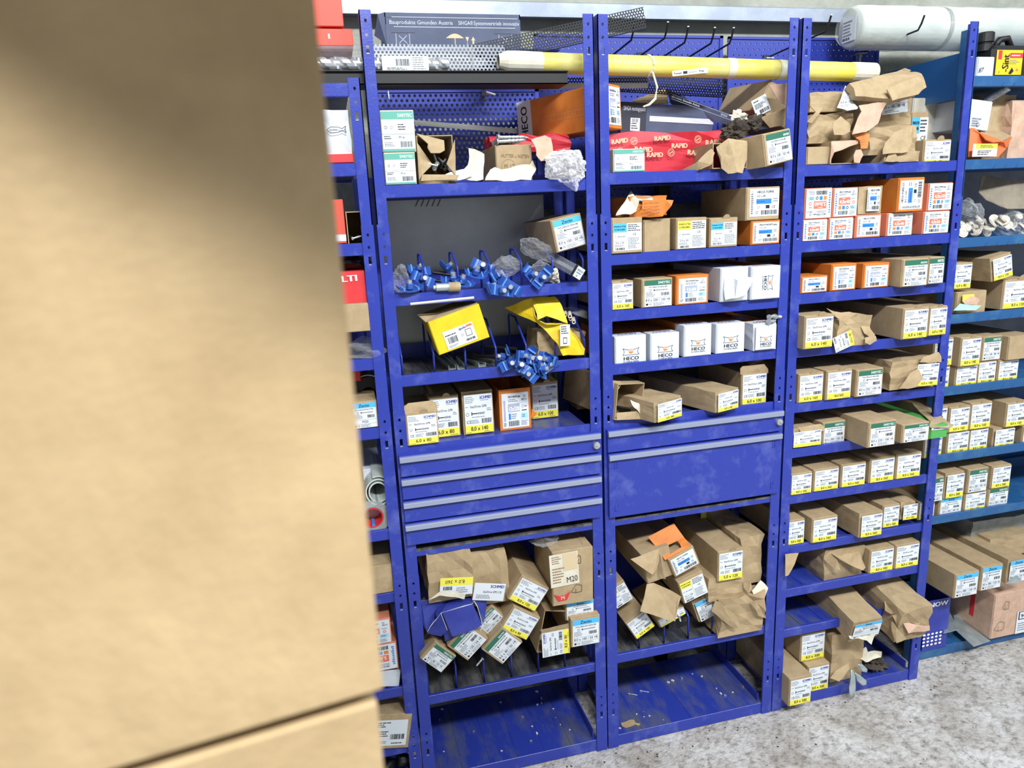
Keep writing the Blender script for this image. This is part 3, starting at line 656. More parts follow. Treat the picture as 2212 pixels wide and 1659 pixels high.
def blob(name, c, x, y, Y, rx, ry, rz, m, amp=.2, fr=1.7, sub=4, label=None, cat=None, seed=0, parent=None, smooth=False, group=None, zmin=None, tilt=0):
    """crumpled bag: a sphere creased along a few hundred random folds"""
    bm = bmesh.new(); bmesh.ops.create_icosphere(bm, subdivisions=sub, radius=1); p0 = PY(c, x, y, Y); r = random.Random(int(seed*10)+3)
    planes = [(V((r.uniform(-1, 1), r.uniform(-1, 1), r.uniform(-1, 1))).normalized(), r.uniform(.55, .95)) for _ in range(26)]
    for v in bm.verts:
        d = v.co.normalized(); rad = 1.15
        for n_, k_ in planes:
            q = d.dot(n_)
            if q > .05: rad = min(rad, k_/q)
        q = d*fr+V((seed, seed*2.3, -seed)); rad *= 1+amp*noise.noise(q)+amp*.5*noise.noise(q*2.7)+amp*.25*noise.noise(q*6)
        v.co = V((d.x*rad*rx, d.y*rad*ry, d.z*rad*rz))*1.12
        if tilt: v.co = Matrix.Rotation(tilt, 3, 'Y') @ v.co
        if zmin is not None: v.co.z = max(v.co.z, zmin-p0.z)
    me = bpy.data.meshes.new(name); bm.to_mesh(me); bm.free(); me.materials.append(M[m])
    if smooth: me.polygons.foreach_set('use_smooth', [True]*len(me.polygons))
    o = bpy.data.objects.new(name, me); COL.objects.link(o); o.location = p0
    if parent: o.parent = parent; o.matrix_parent_inverse = parent.matrix_world.inverted()
    if label: tag(o, label, cat, group)
    return o
# ------------------------------------------------------------ rack B
carton('B2', 'k5', (228, 845), (556, 815), (225, 478), 'spb', '3,5 x 35', Y=-.002, note='under orange wrapper')
carton('B2', 'k5', (562, 808), (838, 800), (562, 492), 'plain', Y=.02, label='plain brown carton between two chipboard screw cartons', D=.25)
carton('B2', 'k5', (893, 800), (1205, 775), (910, 478), 'spy', '3,5 x 35', Y=.004)
carton('B2', 'k5', (1232, 780), (1518, 755), (1255, 478), 'spb', '3,5 x 35', Y=.004, note='with round tab', tab=True)
carton('B2', 'k5', (1650, 758), (1950, 735), (1660, 505), 'topix', '7,5 x 50', Y=.006, body='orange', note='under the brown one', D=.25)
carton('B2', 'k5', (1600, 445), (1945, 405), (1620, 165), 'topix', '5,0 x 80', Y=.004, body='kraft', note='lying on an orange one', rect=(.1, .12, .97, .95), D=.26)
carton('B3', 'k5', (195, 1400), (465, 1392), (195, 1128), 'sch', '6,0 x 160 /84', Y=.006)
carton('B3', 'k5', (545, 1388), (860, 1360), (580, 1098), 'swey', '8.0 x 200 / 100 +R', Y=.004)
carton('B3', 'k5', (890, 1358), (1225, 1330), (920, 1065), 'mm', '12x80', Y=.004, D=.31)
TORN = carton('B3', 'k5', (1340, 1328), (1625, 1305), (1372, 985), 'plain', Y=-.004, D=.3, body='white_box', name='screw_box', label='white screw box with its front panel torn open, third shelf of the flap-panel rack')
carton('B3', 'k5', (1650, 1305), (1950, 1280), (1690, 972), 'heco', Y=-.012, rot90=1, note='emblem lying sideways', D=.31)
for i, (a, b_, t) in enumerate((((272, 588), (595, 560), (295, 318)), ((632, 552), (930, 520), (642, 292)), ((972, 520), (1255, 490), (1000, 205)), ((1297, 490), (1590, 458), (1335, 190)))):
    carton('B4', 'k8', a, b_, t, 'heco', Y=.016 if i < 2 else .004, D=.29)
carton('B4', 'k8', (1672, 462), (1905, 428), (1690, 190), 'heco', Y=-.002, crump=.004, note='dented, bolts on its corner', D=.29)
sheet('torn_flap', 'k5', [(1385, 1030, -.004), (1480, 1090, -.012), (1520, 1110, -.03), (1600, 1080, -.02), (1670, 1085, -.02), (1660, 1150, -.035), (1610, 1250, -.04), (1500, 1290, -.035), (1400, 1310, -.02), (1375, 1200, -.01)], 'white_box', amp=.003, parent=TORN)
# deck above flap panel
carton('B5', 'k8', (640, 1180), (975, 1120), (612, 975), 'sch', '6,0 x 400 /84', Y=-.045, D=.33, crump=.006, yaw=.38, pitch=-.0, note='crushed', roll=0)
carton('B5', 'k8', (1262, 1062), (1545, 1015), (1240, 875), 'sch', '6,0 x 100 /84', Y=-.025, D=.33, crump=.004, yaw=.32, note='crumpled corner', roll=0)
LID = carton('B5', 'k8', (1552, 972), (1815, 938), (1550, 690), 'sch', '6,0 x 100 /84', Y=.03, D=.27, note='front flap raised')
sheet('lid_flap', 'k8', [(1545, 700, .03), (1545, 640, .028), (1570, 615, .026), (1790, 598, .026), (1830, 640, .028), (1832, 685, .03)], 'kraft_liner', amp=.002, parent=LID)
# top shelf of B
carton('B1', 'k2', (195, 1325), (440, 1320), (200, 1150), 'm16', 'M16', Y=.008, D=.2, note='in front of red bag')
carton('B1', 'k2', (1345, 1290), (1610, 1228), (1310, 1042), 'zecg', '8.0 x 100 / 50 +R', Y=-.045, D=.13, yaw=.3, note='tipped forward')
# ------------------------------------------------------------ rack C
c6 = [('tp', '4,0x40', (213, 757), (440, 728), (225, 562)), ('tp', '4,0x40', (450, 730), (672, 705), (470, 545)), ('topix', '5,0 x 120', (690, 715), (920, 690), (712, 515)),
      ('tp', '4,0x40', (970, 705), (1203, 682), (995, 500)), ('tp', '4,0x50', (1295, 682), (1530, 660), (1330, 487))]
for st, sz, a, b_, t in c6: carton('C2', 'k6', a, b_, t, st, sz, Y=.008, D=.2 if st == 'tp' else .24, note='lower row', body='red_edge')
carton('C2', 'k6', (235, 545), (480, 520), (245, 280), 'tp', '5,0x60', Y=.008, D=.2, rot90=2, note='upside down, upper row')
carton('C2', 'k6', (487, 520), (708, 508), (510, 275), 'tp', '4,0x40', Y=.008, D=.2, note='upper row')
carton('C2', 'k6', (715, 500), (925, 480), (750, 262), 'topix', '5,0 x 80', Y=.006, D=.22, crump=.004, note='torn face', rect=(.3, .1, .85, .95))
carton('C2', 'k6', (1065, 482), (1300, 460), (1090, 185), 'topix', '8,0 x 100', Y=-.01, D=.25, body='orange', rot90=1, note='label sideways')
carton('C2', 'k6', (1335, 482), (1555, 468), (1372, 232), 'tp', '4,0x50', Y=.008, D=.2, note='upper row')
carton('C3', 'k6', (200, 1225), (445, 1192), (195, 1075), 'topix', '8,0 x 100', Y=.004, D=.2, body='orange', note='leaning')
carton('C3', 'k6', (470, 1198), (697, 1180), (490, 962), 'mm', '12x240', Y=.006, D=.31)
carton('C3', 'k6', (755, 1175), (992, 1155), (785, 955), 'mm', '12x240', Y=.006, D=.31)
carton('C3', 'k6', (1100, 1182), (1338, 1152), (1145, 915), 'zecg', '8,0 x 300 / 100 +R', Y=-.03, D=.34)
carton('C3', 'k6', (1342, 1142), (1483, 1120), (1380, 898), 'swey', '8,0 x 160 / 80 +R', Y=-.012, D=.32, rect=(.02, .04, .95, .95))
carton('C4', 'a1', (218, 457), (492, 435), (245, 180), 'sch', '6,0 x 140 /84', Y=-.03, D=.2, note='front corner box', tab=True)
carton('C4', 'a1', (1108, 385), (1338, 360), (1145, 110), 'sch', '6,0 x 140 /84', Y=-.03, D=.345, note='long')
carton('C4', 'a1', (1342, 335), (1528, 322), (1372, 95), 'sch', '6,0 x 140 /84', Y=-.016, D=.33, note='long')
carton('C5', 'a1', (175, 965), (402, 935), (205, 700), 'sch', '6,0 x 160 /84', Y=.001, D=.32)
carton('C5', 'a1', (425, 930), (655, 898), (445, 672), 'sch', '6x160', Y=-.004, D=.32, note='handwritten size')
carton('C5', 'a1', (692, 897), (935, 865), (745, 660), 'swey', '8.0 x 220 / 100 +R', Y=-.008, D=.325)
carton('C6', 'a1', (390, 1335), (600, 1305), (410, 1135), 'swey', '8.0 x 300 / 100 +R', Y=.02, D=.3)
carton('C6', 'a1', (797, 1382), (1048, 1355), (835, 1135), 'swey', '8.0 x 220 / 100 +R', Y=-.075, D=.39)
carton('C6', 'a1', (1098, 1390), (1348, 1348), (1130, 1155), 'swey', '8.0 x 200 / 100 +R', Y=-.075, D=.39)
for a, b_, t in (((88, 580), (303, 555), (108, 395)), ((312, 550), (542, 520), (345, 352)), ((558, 510), (782, 485), (605, 305)), ((815, 465), (1040, 435), (860, 252)), ((1050, 430), (1276, 405), (1105, 215))):
    carton('C7', 'a2', a, b_, t, 'sch', '8,0 x 260 /100', Y=.001, D=.32, tab=False)
carton('C8', 'a2', (45, 1022), (235, 995), (55, 818), 'sch', '8,0 x 260 /100', Y=.006, D=.32, tab=False, note='intact')
carton('C8', 'a2', (298, 1005), (528, 970), (340, 790), 'sch', '8,0 x 260 /100', Y=-.006, D=.32, tab=False, note='intact')
carton('C8', 'a2', (718, 972), (925, 905), (742, 750), 'sch', '8.0 x 260 /100', Y=-.02, D=.34, crump=.003, roll=0, note='warped')
carton('C8', 'a2', (930, 890), (1082, 860), (938, 680), 'sch', '8,0 x 260 /100 +R', Y=.014, D=.3, tab=False, note='narrow')
carton('C9', 'a2', (815, 1260), (1035, 1222), (840, 1075), 'sch', '8,0 x 300 /100', Y=.004, D=.31, tab=False)
carton('C9', 'a2', (1042, 1235), (1262, 1190), (1080, 1030), 'sch', '8,0 x 300 /100', Y=.004, D=.31, tab=False)
carton('C11', 'a3', (125, 1355), (367, 1310), (160, 1155), 'sch', '8,0 x 300 /100', Y=-.045, D=.33, zb=.0428, tab=False, note='overhanging kick plate')
carton('C11', 'a3', (330, 1225), (518, 1195), (320, 1048), 'sch', '8,0 x 300 /100', Y=.0, D=.31, zb=.0425, tab=False, note='second')
carton('C11', 'a3', (268, 985), (482, 942), (268, 765), 'sch', '8,0 x 300 /100', Y=.03, D=.28, tab=False, note='on top')
# ------------------------------------------------------------ rack D (teal), front 8 cm further back
YD = .088
carton('D4', 'b5', (330, 1232), (535, 1205), (345, 965), 'sch', '6,0 x 80 /84', Y=YD+.01, D=.28, zb=None, tab=False)
carton('D4', 'b5', (380, 1430), (682, 1405), (420, 1250), 'plain', Y=YD+.012, D=.25, label='small open carton with yellow and blue paper, fourth shelf of the teal rack')
carton('D4', 'b5', (835, 1410), (1150, 1370), (810, 1135), 'sch', '8,0 x 120 /84', Y=YD, D=.3, note='at the front')
carton('D4', 'b5', (740, 1145), (945, 1085), (655, 935), 'sch', '8,0 x 120 /84', Y=YD-.01, D=.25, crump=.004, tab=False, note='tilted on top', roll=.2)
for a, b_, t, st, sz in (((130, 690), (315, 660), (150, 475), 'sch', '8,0 x 140 /84'), ((372, 652), (592, 625), (385, 468), 'sch', '8,0 x 140 /84'), ((592, 625), (778, 597), (602, 420), 'sch', '8,0 x 140 /84'), ((793, 600), (1000, 572), (803, 408), 'sch', '8,0 x 140 /84')):
    carton('D5', 'b6', a, b_, t, st, sz, Y=YD+.012, D=.29, tab=False, note='lower row')
carton('D5', 'b6', (150, 480), (345, 452), (165, 195), 'sch', '8,0 x 140 /84', Y=YD+.006, D=.29, tab=False, note='upper row')
carton('D5', 'b6', (418, 455), (625, 430), (430, 185), 'sch', '8,0 x 140 /84', Y=YD-.004, D=.3, note='upper row')
carton('D5', 'b6', (635, 395), (830, 375), (655, 175), 'swey', '8.0 x 140 / 80 +R', Y=YD+.006, D=.29, note='upper row')
carton('D5', 'b6', (892, 410), (1160, 370), (915, 175), 'plain', Y=YD-.006, D=.29, label='brown carton with a torn corner, upper row on fifth teal shelf')
for a, b_, t in (((60, 1360), (245, 1335), (85, 1175)), ((288, 1325), (508, 1298), (300, 1125)), ((508, 1292), (698, 1262), (518, 1095)), ((1040, 1212), (1230, 1190), (1050, 1070))):
    carton('D6', 'b6', a, b_, t, 'sch', '8,0 x 160 /84', Y=YD+.012, D=.29, tab=False, note='lower row')
carton('D6', 'b6', (745, 1245), (955, 1222), (775, 1085), 'sch', '8,0 x 160 /84', Y=YD+.012, D=.28, crump=.003, note='buckled front')
carton('D6', 'b6', (90, 1130), (290, 1105), (110, 885), 'sch', '6,0 x 160 /84', Y=YD+.006, D=.29, tab=False, note='upper row')
carton('D6', 'b6', (308, 1112), (512, 1090), (313, 880), 'sch', '6,0 x 160 /84', Y=YD+.004, D=.29, note='upper row')
carton('D6', 'b6', (516, 1090), (728, 1062), (533, 838), 'sch', '8,0 x 160 /84', Y=YD+.004, D=.29, note='upper row')
carton('D6', 'b6', (868, 1088), (1080, 1062), (892, 835), 'sch', '8,0 x 160 /84', Y=YD+.004, D=.29, note='upper row')
carton('D7', 'b7', (5, 530), (130, 512), (25, 380), 'sch', '8,0 x 200 /100', Y=YD+.01, D=.29, tab=False, note='lower row')
carton('D7', 'b7', (162, 507), (345, 472), (175, 350), 'zecb', '8,0 x 200 / 100 +R', Y=YD+.008, D=.3, note='lower row')
carton('D7', 'b7', (358, 472), (528, 442), (368, 310), 'sch', '8,0 x 200 /100', Y=YD+.01, D=.3, tab=False, note='lower row')
carton('D7', 'b7', (538, 437), (703, 407), (550, 275), 'swey', '8.0 x 200 / 100 +R', Y=YD+.01, D=.3, note='lower row')
carton('D7', 'b7', (60, 385), (197, 362), (75, 195), 'swey', '8.0 x 200 / 100 +R', Y=YD-.004, D=.29, note='upper row by post')
carton('D7', 'b7', (205, 348), (355, 303), (185, 160), 'sch', '8,0 x 200 /100', Y=YD, D=.29, tab=False, note='upper row', crump=.002, roll=0)
carton('D7', 'b7', (383, 308), (543, 280), (408, 125), 'swey', '8.0 x 200 / 100 +R', Y=YD+.004, D=.29, note='upper row')
carton('D7', 'b7', (570, 277), (722, 245), (605, 100), 'sch', '8,0 x 200 /100', Y=YD+.004, D=.29, tab=False, note='upper row')
# ------------------------------------------------------------ rack A
carton('A1', 'k1', (510, 1412), (752, 1402), (487, 1178), 'm16', 'M16', Y=.006, D=.16, note='lower of two')
carton('A1', 'k1', (485, 1168), (747, 1152), (455, 850), 'm16', 'M16', Y=.008, D=.15, note='upper of two')
carton('A4', 'k7', (510, 670), (772, 632), (485, 420), 'sch', '6,0 x 80 /60', Y=-.004, D=.2, note='at the front edge')
carton('A4', 'k7', (700, 520), (937, 492), (690, 288), 'sch', '6,0 x 80 /60', Y=.075, D=.2, note='set back')
carton('A4', 'k7', (960, 490), (1205, 458), (945, 248), 'sch', '8,0 x 140 /84', Y=.075, D=.22, crump=.002, note='torn top')
carton('A4', 'k7', (1252, 492), (1503, 462), (1238, 232), 'mm', '12x320', Y=.07, D=.24)
carton('A4', 'k7', (1505, 405), (1722, 385), (1470, 180), 'sch', '6,0 x 100 /60', Y=.15, D=.17)
carton('A4', 'k7', (1868, 345), (2060, 320), (1868, 100), 'plain', Y=.2, D=.12, body='kraft', label='brown carton at the back corner above the four drawers')
# ------------------------------------------------------------ rack Z
carton('Z8', 'a8', (60, 1235), (300, 1228), (60, 1150), 'plain', Y=.012, D=.25, body='white_box', name='screw_box', label='plain white box under two salmon screw boxes beside the big cardboard carton')
carton('Z8', 'a8', (80, 1152), (298, 1120), (60, 1030), 'tp', '5,0x60', Y=.008, D=.22, rot90=2, note='upside down')
carton('Z8', 'a8', (70, 1040), (265, 1010), (50, 900), 'tp', '5,0x50', Y=.008, D=.22, note='upright')
carton('Z9', 'a8', (80, 1565), (350, 1550), (70, 1385), 'misc', '', Y=-.004, D=.2, body='kraft_liner', label='tan carton with white label and barcode, ninth shelf beside the big cardboard carton', rect=(.08, .1, .93, .85))
carton('Z7', 'a8', (30, 760), (278, 730), (20, 620), 'plain', Y=.006, D=.28, body='kraft_liner', label='plain tan carton with torn lid, seventh shelf beside the big cardboard carton')
carton('Z5', 'a7', (190, 1460), (410, 1450), (195, 1310), 'zecb', 'M20', Y=.008, D=.25, roll=0)
carton('Z4', 'a7', (60, 745), (293, 735), (60, 560), 'plain', Y=.01, D=.2, zb=None, body='red', name='tool_box', label='red carton with white lettering under dark cable, beside the big cardboard carton')
carton('Z4', 'a7', (60, 918), (330, 890), (60, 752), 'plain', Y=-.02, D=.28, zb=None, body='kraft', label='brown corrugated carton carrying the red lettered carton')
# ================================================================ things that are not plain cartons
def obox(k, name, c, BL, BR, TL, Y, D, m, label, cat='box', inner=None, t=.0022, roll=None, yaw=0, zb=None, open_='front', pitch=0):
    """carton with its front (or top) standing open"""
    P0, P1, P2 = PY(c, *BL, Y), PY(c, *BR, Y), PY(c, *TL, Y); u = P1-P0; a = math.atan2(u.z, u.x) if roll is None else roll
    if roll is None and abs(a) < .075: a = 0
    vd = V((-math.sin(a), 0, math.cos(a))); ud = V((math.cos(a), 0, math.sin(a))); w = abs(u.dot(ud)); h = (P2-P0).dot(vd); base = (P0+P1)/2
    if zb is not None: h += base.z-zb; base.z = zb
    mb = MB()
    for (x0, x1, z0, z1) in ((-w/2, w/2, 0, t), (-w/2, w/2, h-t, h), (-w/2, -w/2+t, t, h-t), (w/2-t, w/2, t, h-t)):
        if open_ == 'top' and z0 > h/2 and x0 < -w/2+t and x1 > w/2-t: continue
        mb.box(x0, x1, 0, D, z0, z1, m)
    mb.box(-w/2+t, w/2-t, D-t, D, t, h-t, inner or m)
    if open_ == 'top': mb.box(-w/2+t, w/2-t, 0, t, t, h, m)
    o = mb.build(name); o.matrix_world = Matrix.Translation(base) @ Matrix.Rotation(-a, 4, 'Y') @ Matrix.Rotation(yaw, 4, 'Z') @ Matrix.Rotation(pitch, 4, 'X')
    tag(o, label, cat); o['_w'] = w; o['_h'] = h
    return o
def sticker(parent, c, BL, BR, TL, Y, fn, *a, name='label', paper='paper', t=.0003, level=False):
    """printed label; its corners are read at depth Y"""
    P0, P1, P2 = PY(c, *BL, Y), PY(c, *BR, Y), PY(c, *TL, Y); u = P1-P0; ang = 0 if level else math.atan2(u.z, u.x)
    w = u.x if level else u.length; h = (P2-P0).dot(V((-math.sin(ang), 0, math.cos(ang))))
    X = Matrix.Translation(P0) @ Matrix.Rotation(-ang, 4, 'Y')
    mb = MB()
    if paper: mb.box(0, w, -t, 0, 0, h, paper)
    p = Print(); fn(p, w, h, *a)
    if paper:
        o = mb.build(name); p.b.build('print', o, mtx=Matrix.Translation((0, -t, 0)))
    else: o = p.b.build(name)
    inv = parent.matrix_world.inverted() if parent else Matrix.Identity(4)
    if parent: o.parent = parent
    o.matrix_world = X if not parent else X
    if parent: o.matrix_parent_inverse = Matrix.Identity(4); o.matrix_basis = inv @ X
    return o
SCREWP = {}
def screw(p, d, L=.06, r=.003, m='steel', label=None, group=None, head=2.1, name='screw'):
    mb = MB(); d = V(d).normalized(); q = d.to_track_quat('Z', 'Y').to_matrix().to_4x4()
    mb.lathe([(0, 0), (r*head, 0), (r*head, r*.5), (r, r*1.6), (r, L*.4), (r*1.15, L*.42), (r*.9, L*.5), (r*1.15, L*.55), (r*.9, L*.62), (r*1.15, L*.68), (r*.9, L*.75), (r*1.1, L*.8), (r*.8, L*.9), (0, L)], m, 10)
    o = mb.build(name, smooth=False); o.matrix_world = Matrix.Translation(p) @ q; tag(o, label, 'screw', group); return o
def rolled(k, c, TL, TR, BL, st, size, Y, D, note, rot90=0, body=None, crump=0, rect=None, yaw=0, label=None, seed=None):
    """carton lying turned about the viewing depth: three corners of its face"""
    W = V(TR)-V(TL); Wd = (BL[0]+W.x, BL[1]+W.y)
    a = PY(c, *BL, Y); b_ = PY(c, *Wd, Y); ang = math.atan2((b_-a).z, (b_-a).x)
    return carton(k, c, BL, Wd, TL, st, size, Y=Y, D=D, zb=None, roll=ang if abs(ang) > 1e-3 else 1e-3, note=note, rot90=rot90, body=body, crump=crump, rect=rect, tab=False, yaw=yaw, label=label, seed=seed)
# ------------------------------------------------------------ above the drawer rack: profile, grilles, tube, boxes
mb = MB(); mb.box(-.42, .645, .035, .037, 2.0365, 2.068, 'black'); mb.box(-.42, .645, .035, .115, 2.0365, 2.039, 'black'); mb.box(-.42, .645, .113, .115, 2.0365, 2.068, 'black'); mb.box(-.42, .645, .028, .036, 2.066, 2.068, 'black')
tag(mb.build('steel_channel'), 'long black steel channel lying across the tops of two racks', 'profile')
def strip(name, p0, p1, h, m, label, y, lean=.0):
    """perforated sheet strip from p0 to p1 (x, z of its lower edge)"""
    L = math.hypot(p1[0]-p0[0], p1[1]-p0[1]); mb = MB(); mb.box(0, L, 0, .0012, 0, h, m); mb.box(0, L, 0, .012, -.0012, 0, 'black')
    o = mb.build(name); o.matrix_world = Matrix.Translation((p0[0], y, p0[1])) @ Matrix.Rotation(-math.atan2(p1[1]-p0[1], p1[0]-p0[0]), 4, 'Y') @ Matrix.Rotation(lean, 4, 'X'); tag(o, label, 'grille strip'); return o
def xz(c, x, y, Y): q = PY(c, x, y, Y); return (q.x, q.z)
a = xz('k1', 420, 545, .13); b_ = xz('k1', 1440, 548, .13)
strip('grille_strip', (a[0], 2.0695), (b_[0], 2.0695), .085, 'perf_grey', 'grey perforated ventilation strip behind the drill bit pack', .118, -.25)
a = xz('f', 1020, 145, .2); b_ = xz('f', 1397, 60, .2)
strip('grille_strip', a, b_, .056, 'perf_black', 'black perforated strip rising steeply above the yellow tube', .2)
a = xz('k2', 60, 690, .2); b_ = xz('k2', 1040, 745, .2)
strip('grille_strip', a, b_, .05, 'perf_black', 'black perforated strip hanging beneath the yellow tube', .2)
a = xz('b3', 700, 330, .16); b_ = xz('k2', 505, 690, .16)
mb = MB(); mb.box(0, .33, 0, .0015, 0, .014, 'sheet_grey'); mb.box(0, .33, 0, .0015, .014, .03, 'perf_black'); o = mb.build('grille_strip'); o.location = (a[0], .175, a[1]-.012); tag(o, 'grey edged perforated strip behind the orange anchor box', 'grille strip')
def tube_thing():
    p0 = PY('f', 1094, 134, .1); p1 = PY('f', 1886, 157, .1); d = (p1-p0).normalized()
    o = empty('postal_tube', p0, 'long yellow cardboard postal tube tied with string', 'tube')
    def rel(t): return p0+(p1-p0)*t-p0
    mb = MB(); mb.tube([rel(.0+i/40) for i in range(41)], [.0268+.0006*noise.noise((i*.7, 0, 0)) for i in range(41)], 'tube_yellow', 20); mb.build('barrel', o, smooth=True)
    mb = MB(); mb.tube([rel(-.02), rel(0), rel(.03), rel(.085)], [.018, .0278, .0284, .0274], 'cream', 18, False); mb.build('paper_wrap', o, smooth=False)
    mb = MB(); mb.tube([rel(.93), rel(.95), rel(1.002)], [.0274, .0279, .0274], 'cream', 18, True); mb.build('paper_wrap', o)
    for t, wd in ((.565, .022), (.71, .02)):
        mb = MB(); mb.tube([rel(t), rel(t+wd)], .0277, 'tape', 20, False); mb.build('tape_band', o, smooth=True)
    ax = rel(.357); mb = MB(); n = 16
    mb.tube([ax+V((.004*math.sin(k), .0285*math.cos(2*math.pi*k/n), .0285*math.sin(2*math.pi*k/n))) for k in range(n+1)], .0028, 'tape', 6)
    mb.tube([ax+V((0, -.026, -.02)), ax+V((.012, -.03, -.06)), ax+V((.006, -.03, -.09)), ax+V((-.012, -.03, -.105)), ax+V((-.03, -.03, -.11))], [.0028, .003, .004, .0035, .002], 'tape', 6); mb.build('string', o)
    def post_lab(p, w, h): p.text('Premium', w*.04, h*.3, h*.36, 'ink', 'l', w*.22, bold=.05); p.rect(w*.3, h*.22, w*.42, h*.75, 'ink'); p.text('Post', w*.75, h*.28, h*.42, 'ink', 'l', w*.2, bold=.05); p.lines(w*.46, h*.3, w*.7, h*.6, 1)
    bpy.context.view_layer.update()
    sticker(o, 'k2', (652, 588), (925, 560), (650, 548), .068, post_lab)
tube_thing()
# drill bits in a clear pack
o = empty('drill_bit_pack', PY('k1', 200, 520, .07), 'clear plastic pack of spiral drill bits lying on the black channel', 'drill bits')
bpy.context.view_layer.update()
pz = 2.0685
for i, (yy, zz) in enumerate(((.058, .019), (.092, .019))):
    mb = MB(); x0, x1 = -.05, .335; n = 90; r = .0165; vs = []; fs = []; seg = 14
    for k in range(n+1):
        x = x0+(x1-x0)*k/n
        for s_ in range(seg):
            t = 2*math.pi*s_/seg; rr = r*(.72+.28*(1 if math.sin(t*2-k*.55) > -.1 else 0)); vs.append((x, yy+rr*math.cos(t), pz+zz+rr*math.sin(t)))
    for k in range(n):
        for s_ in range(seg): fs.append((k*seg+s_, k*seg+(s_+1) % seg, (k+1)*seg+(s_+1) % seg, (k+1)*seg+s_))
    mb.mesh([V(v)-o.location for v in vs], fs, 'steel'); mb.build('drill_bit', o)
mb = MB(); mb.box(-.06, .40, .038, .112, pz, pz+.058, 'clear_film', bev=.008); mb.tube([(.40, .07, pz+.025), (.42, .07, pz+.027), (.435, .07, pz+.025)], [.014, .01, .006], 'clear_film', 10)
for i in range(len(mb.v)): mb.v[i] -= o.location
mb.build('sleeve', o)
def pack_lab(p, w, h): p.bars(w*.3, h*.35, w*.6, h*.8, n=14); p.lines(w*.1, h*.08, w*.6, h*.25, 2, 'ink'); p.lines(w*.66, h*.1, w*.98, h*.95, 6, 'ink', fill=.2); p.rect(w*.62, h*0, w*.7, h*.06, 'p_red'); p.rect(w*.64, 0, w*.645, h, 'ink')
sticker(o, 'k1', (487, 548), (845, 548), (480, 430), .036, pack_lab)
def slate_print(p, w, h, full=True):
    p.rect(w*.05, h*.87, w*.98, h*.885, 'slate_ink'); p.rect(w*.06, h*.6, w*.96, h*.615, 'slate_ink')
    p.text('Bauprodukte Gmunden Austria', w*.03, h*.68, h*.11, 'slate_ink', 'l', w*.46); p.text('SIHGA®', w*.53, h*.68, h*.11, 'slate_ink', 'l', w*.11); p.text('Systemvertrieb innovativ', w*.645, h*.68, h*.11, 'slate_ink', 'l', w*.345)
    cx = w*.5; p.poly([(cx-.026+.013*i*.5, h*.3+.012*math.sin(math.pi*i/8)) for i in range(9)], 'ink_cream'); p.rect(cx-.001, h*.12, cx+.001, h*.3, 'ink_cream')
    p.poly([(cx+.03, h*.34), (cx+.04, h*.34), (cx+.036, h*.22), (cx+.034, h*.22)], 'ink_cream'); p.rect(cx+.0345, h*.12, cx+.0355, h*.24, 'ink_cream'); p.rect(cx+.031, h*.1, cx+.039, h*.12, 'ink_cream')
    p.poly([(cx+.046, h*.24), (cx+.058, h*.24), (cx+.052, h*.35)], 'ink_cream'); p.rect(cx+.0495, h*.1, cx+.0545, h*.26, 'ink_cream')
    for q in (.12, .88):
        p.rect(w*(q-.05), h*.02, w*(q-.047), h*.42, 'slate_ink'); p.rect(w*(q+.047), h*.02, w*(q+.05), h*.42, 'slate_ink')
        for s_ in (-1, 1): p.poly([(w*q-.012*s_, h*.36), (w*q-.010*s_, h*.36), (w*q+.012*s_, h*.14), (w*q+.010*s_, h*.14)], 'slate_ink')
        p.rect(w*(q-.08), h*.43, w*(q+.09), h*.45, 'slate_dark')
P0 = PY('k1', 520, 372, .27); P1 = PY('k1', 1556, 372, .27); P2 = PY('k1', 520, 95, .27)
mb = MB(); ww = P1.x-P0.x; hh = P2.z-P0.z
mb.box(0, ww, 0, .16, 0, hh-.012, 'slate', bev=.001); mb.box(0, ww, 0, .003, hh-.012, hh, 'slate'); mb.box(ww-.003, ww, 0, .16, hh-.012, hh, 'slate'); mb.box(0, .003, 0, .16, hh-.03, hh, 'slate')
o = mb.build('shipping_box'); o.location = P0; tag(o, 'slate blue shipping box with umbrella and glass symbols above the racks', 'box')
mb = MB(); mb.mesh([(-.018, .002, hh*.95), (-.018, .15, hh*.95), (-.03, .02, hh*.4), (0, 0, hh), (0, .15, hh), (0, 0, hh*.1)], [(0, 3, 5, 2), (0, 1, 4, 3)], 'slate'); mb.build('side_flap', o)
p = Print(); slate_print(p, ww, hh); p.b.build('print', o)
# rails that carry the loose things above the racks
mb = MB(); mb.box(.14, .70, .26, .44, P0.z-.004, P0.z-.0005, 'rail_blue'); mb.box(.14, .70, .42, .44, P0.z-.06, P0.z-.004, 'rail_blue'); tag(mb.build('wall_bracket'), 'blue wall bracket under the slate blue shipping box', 'bracket')
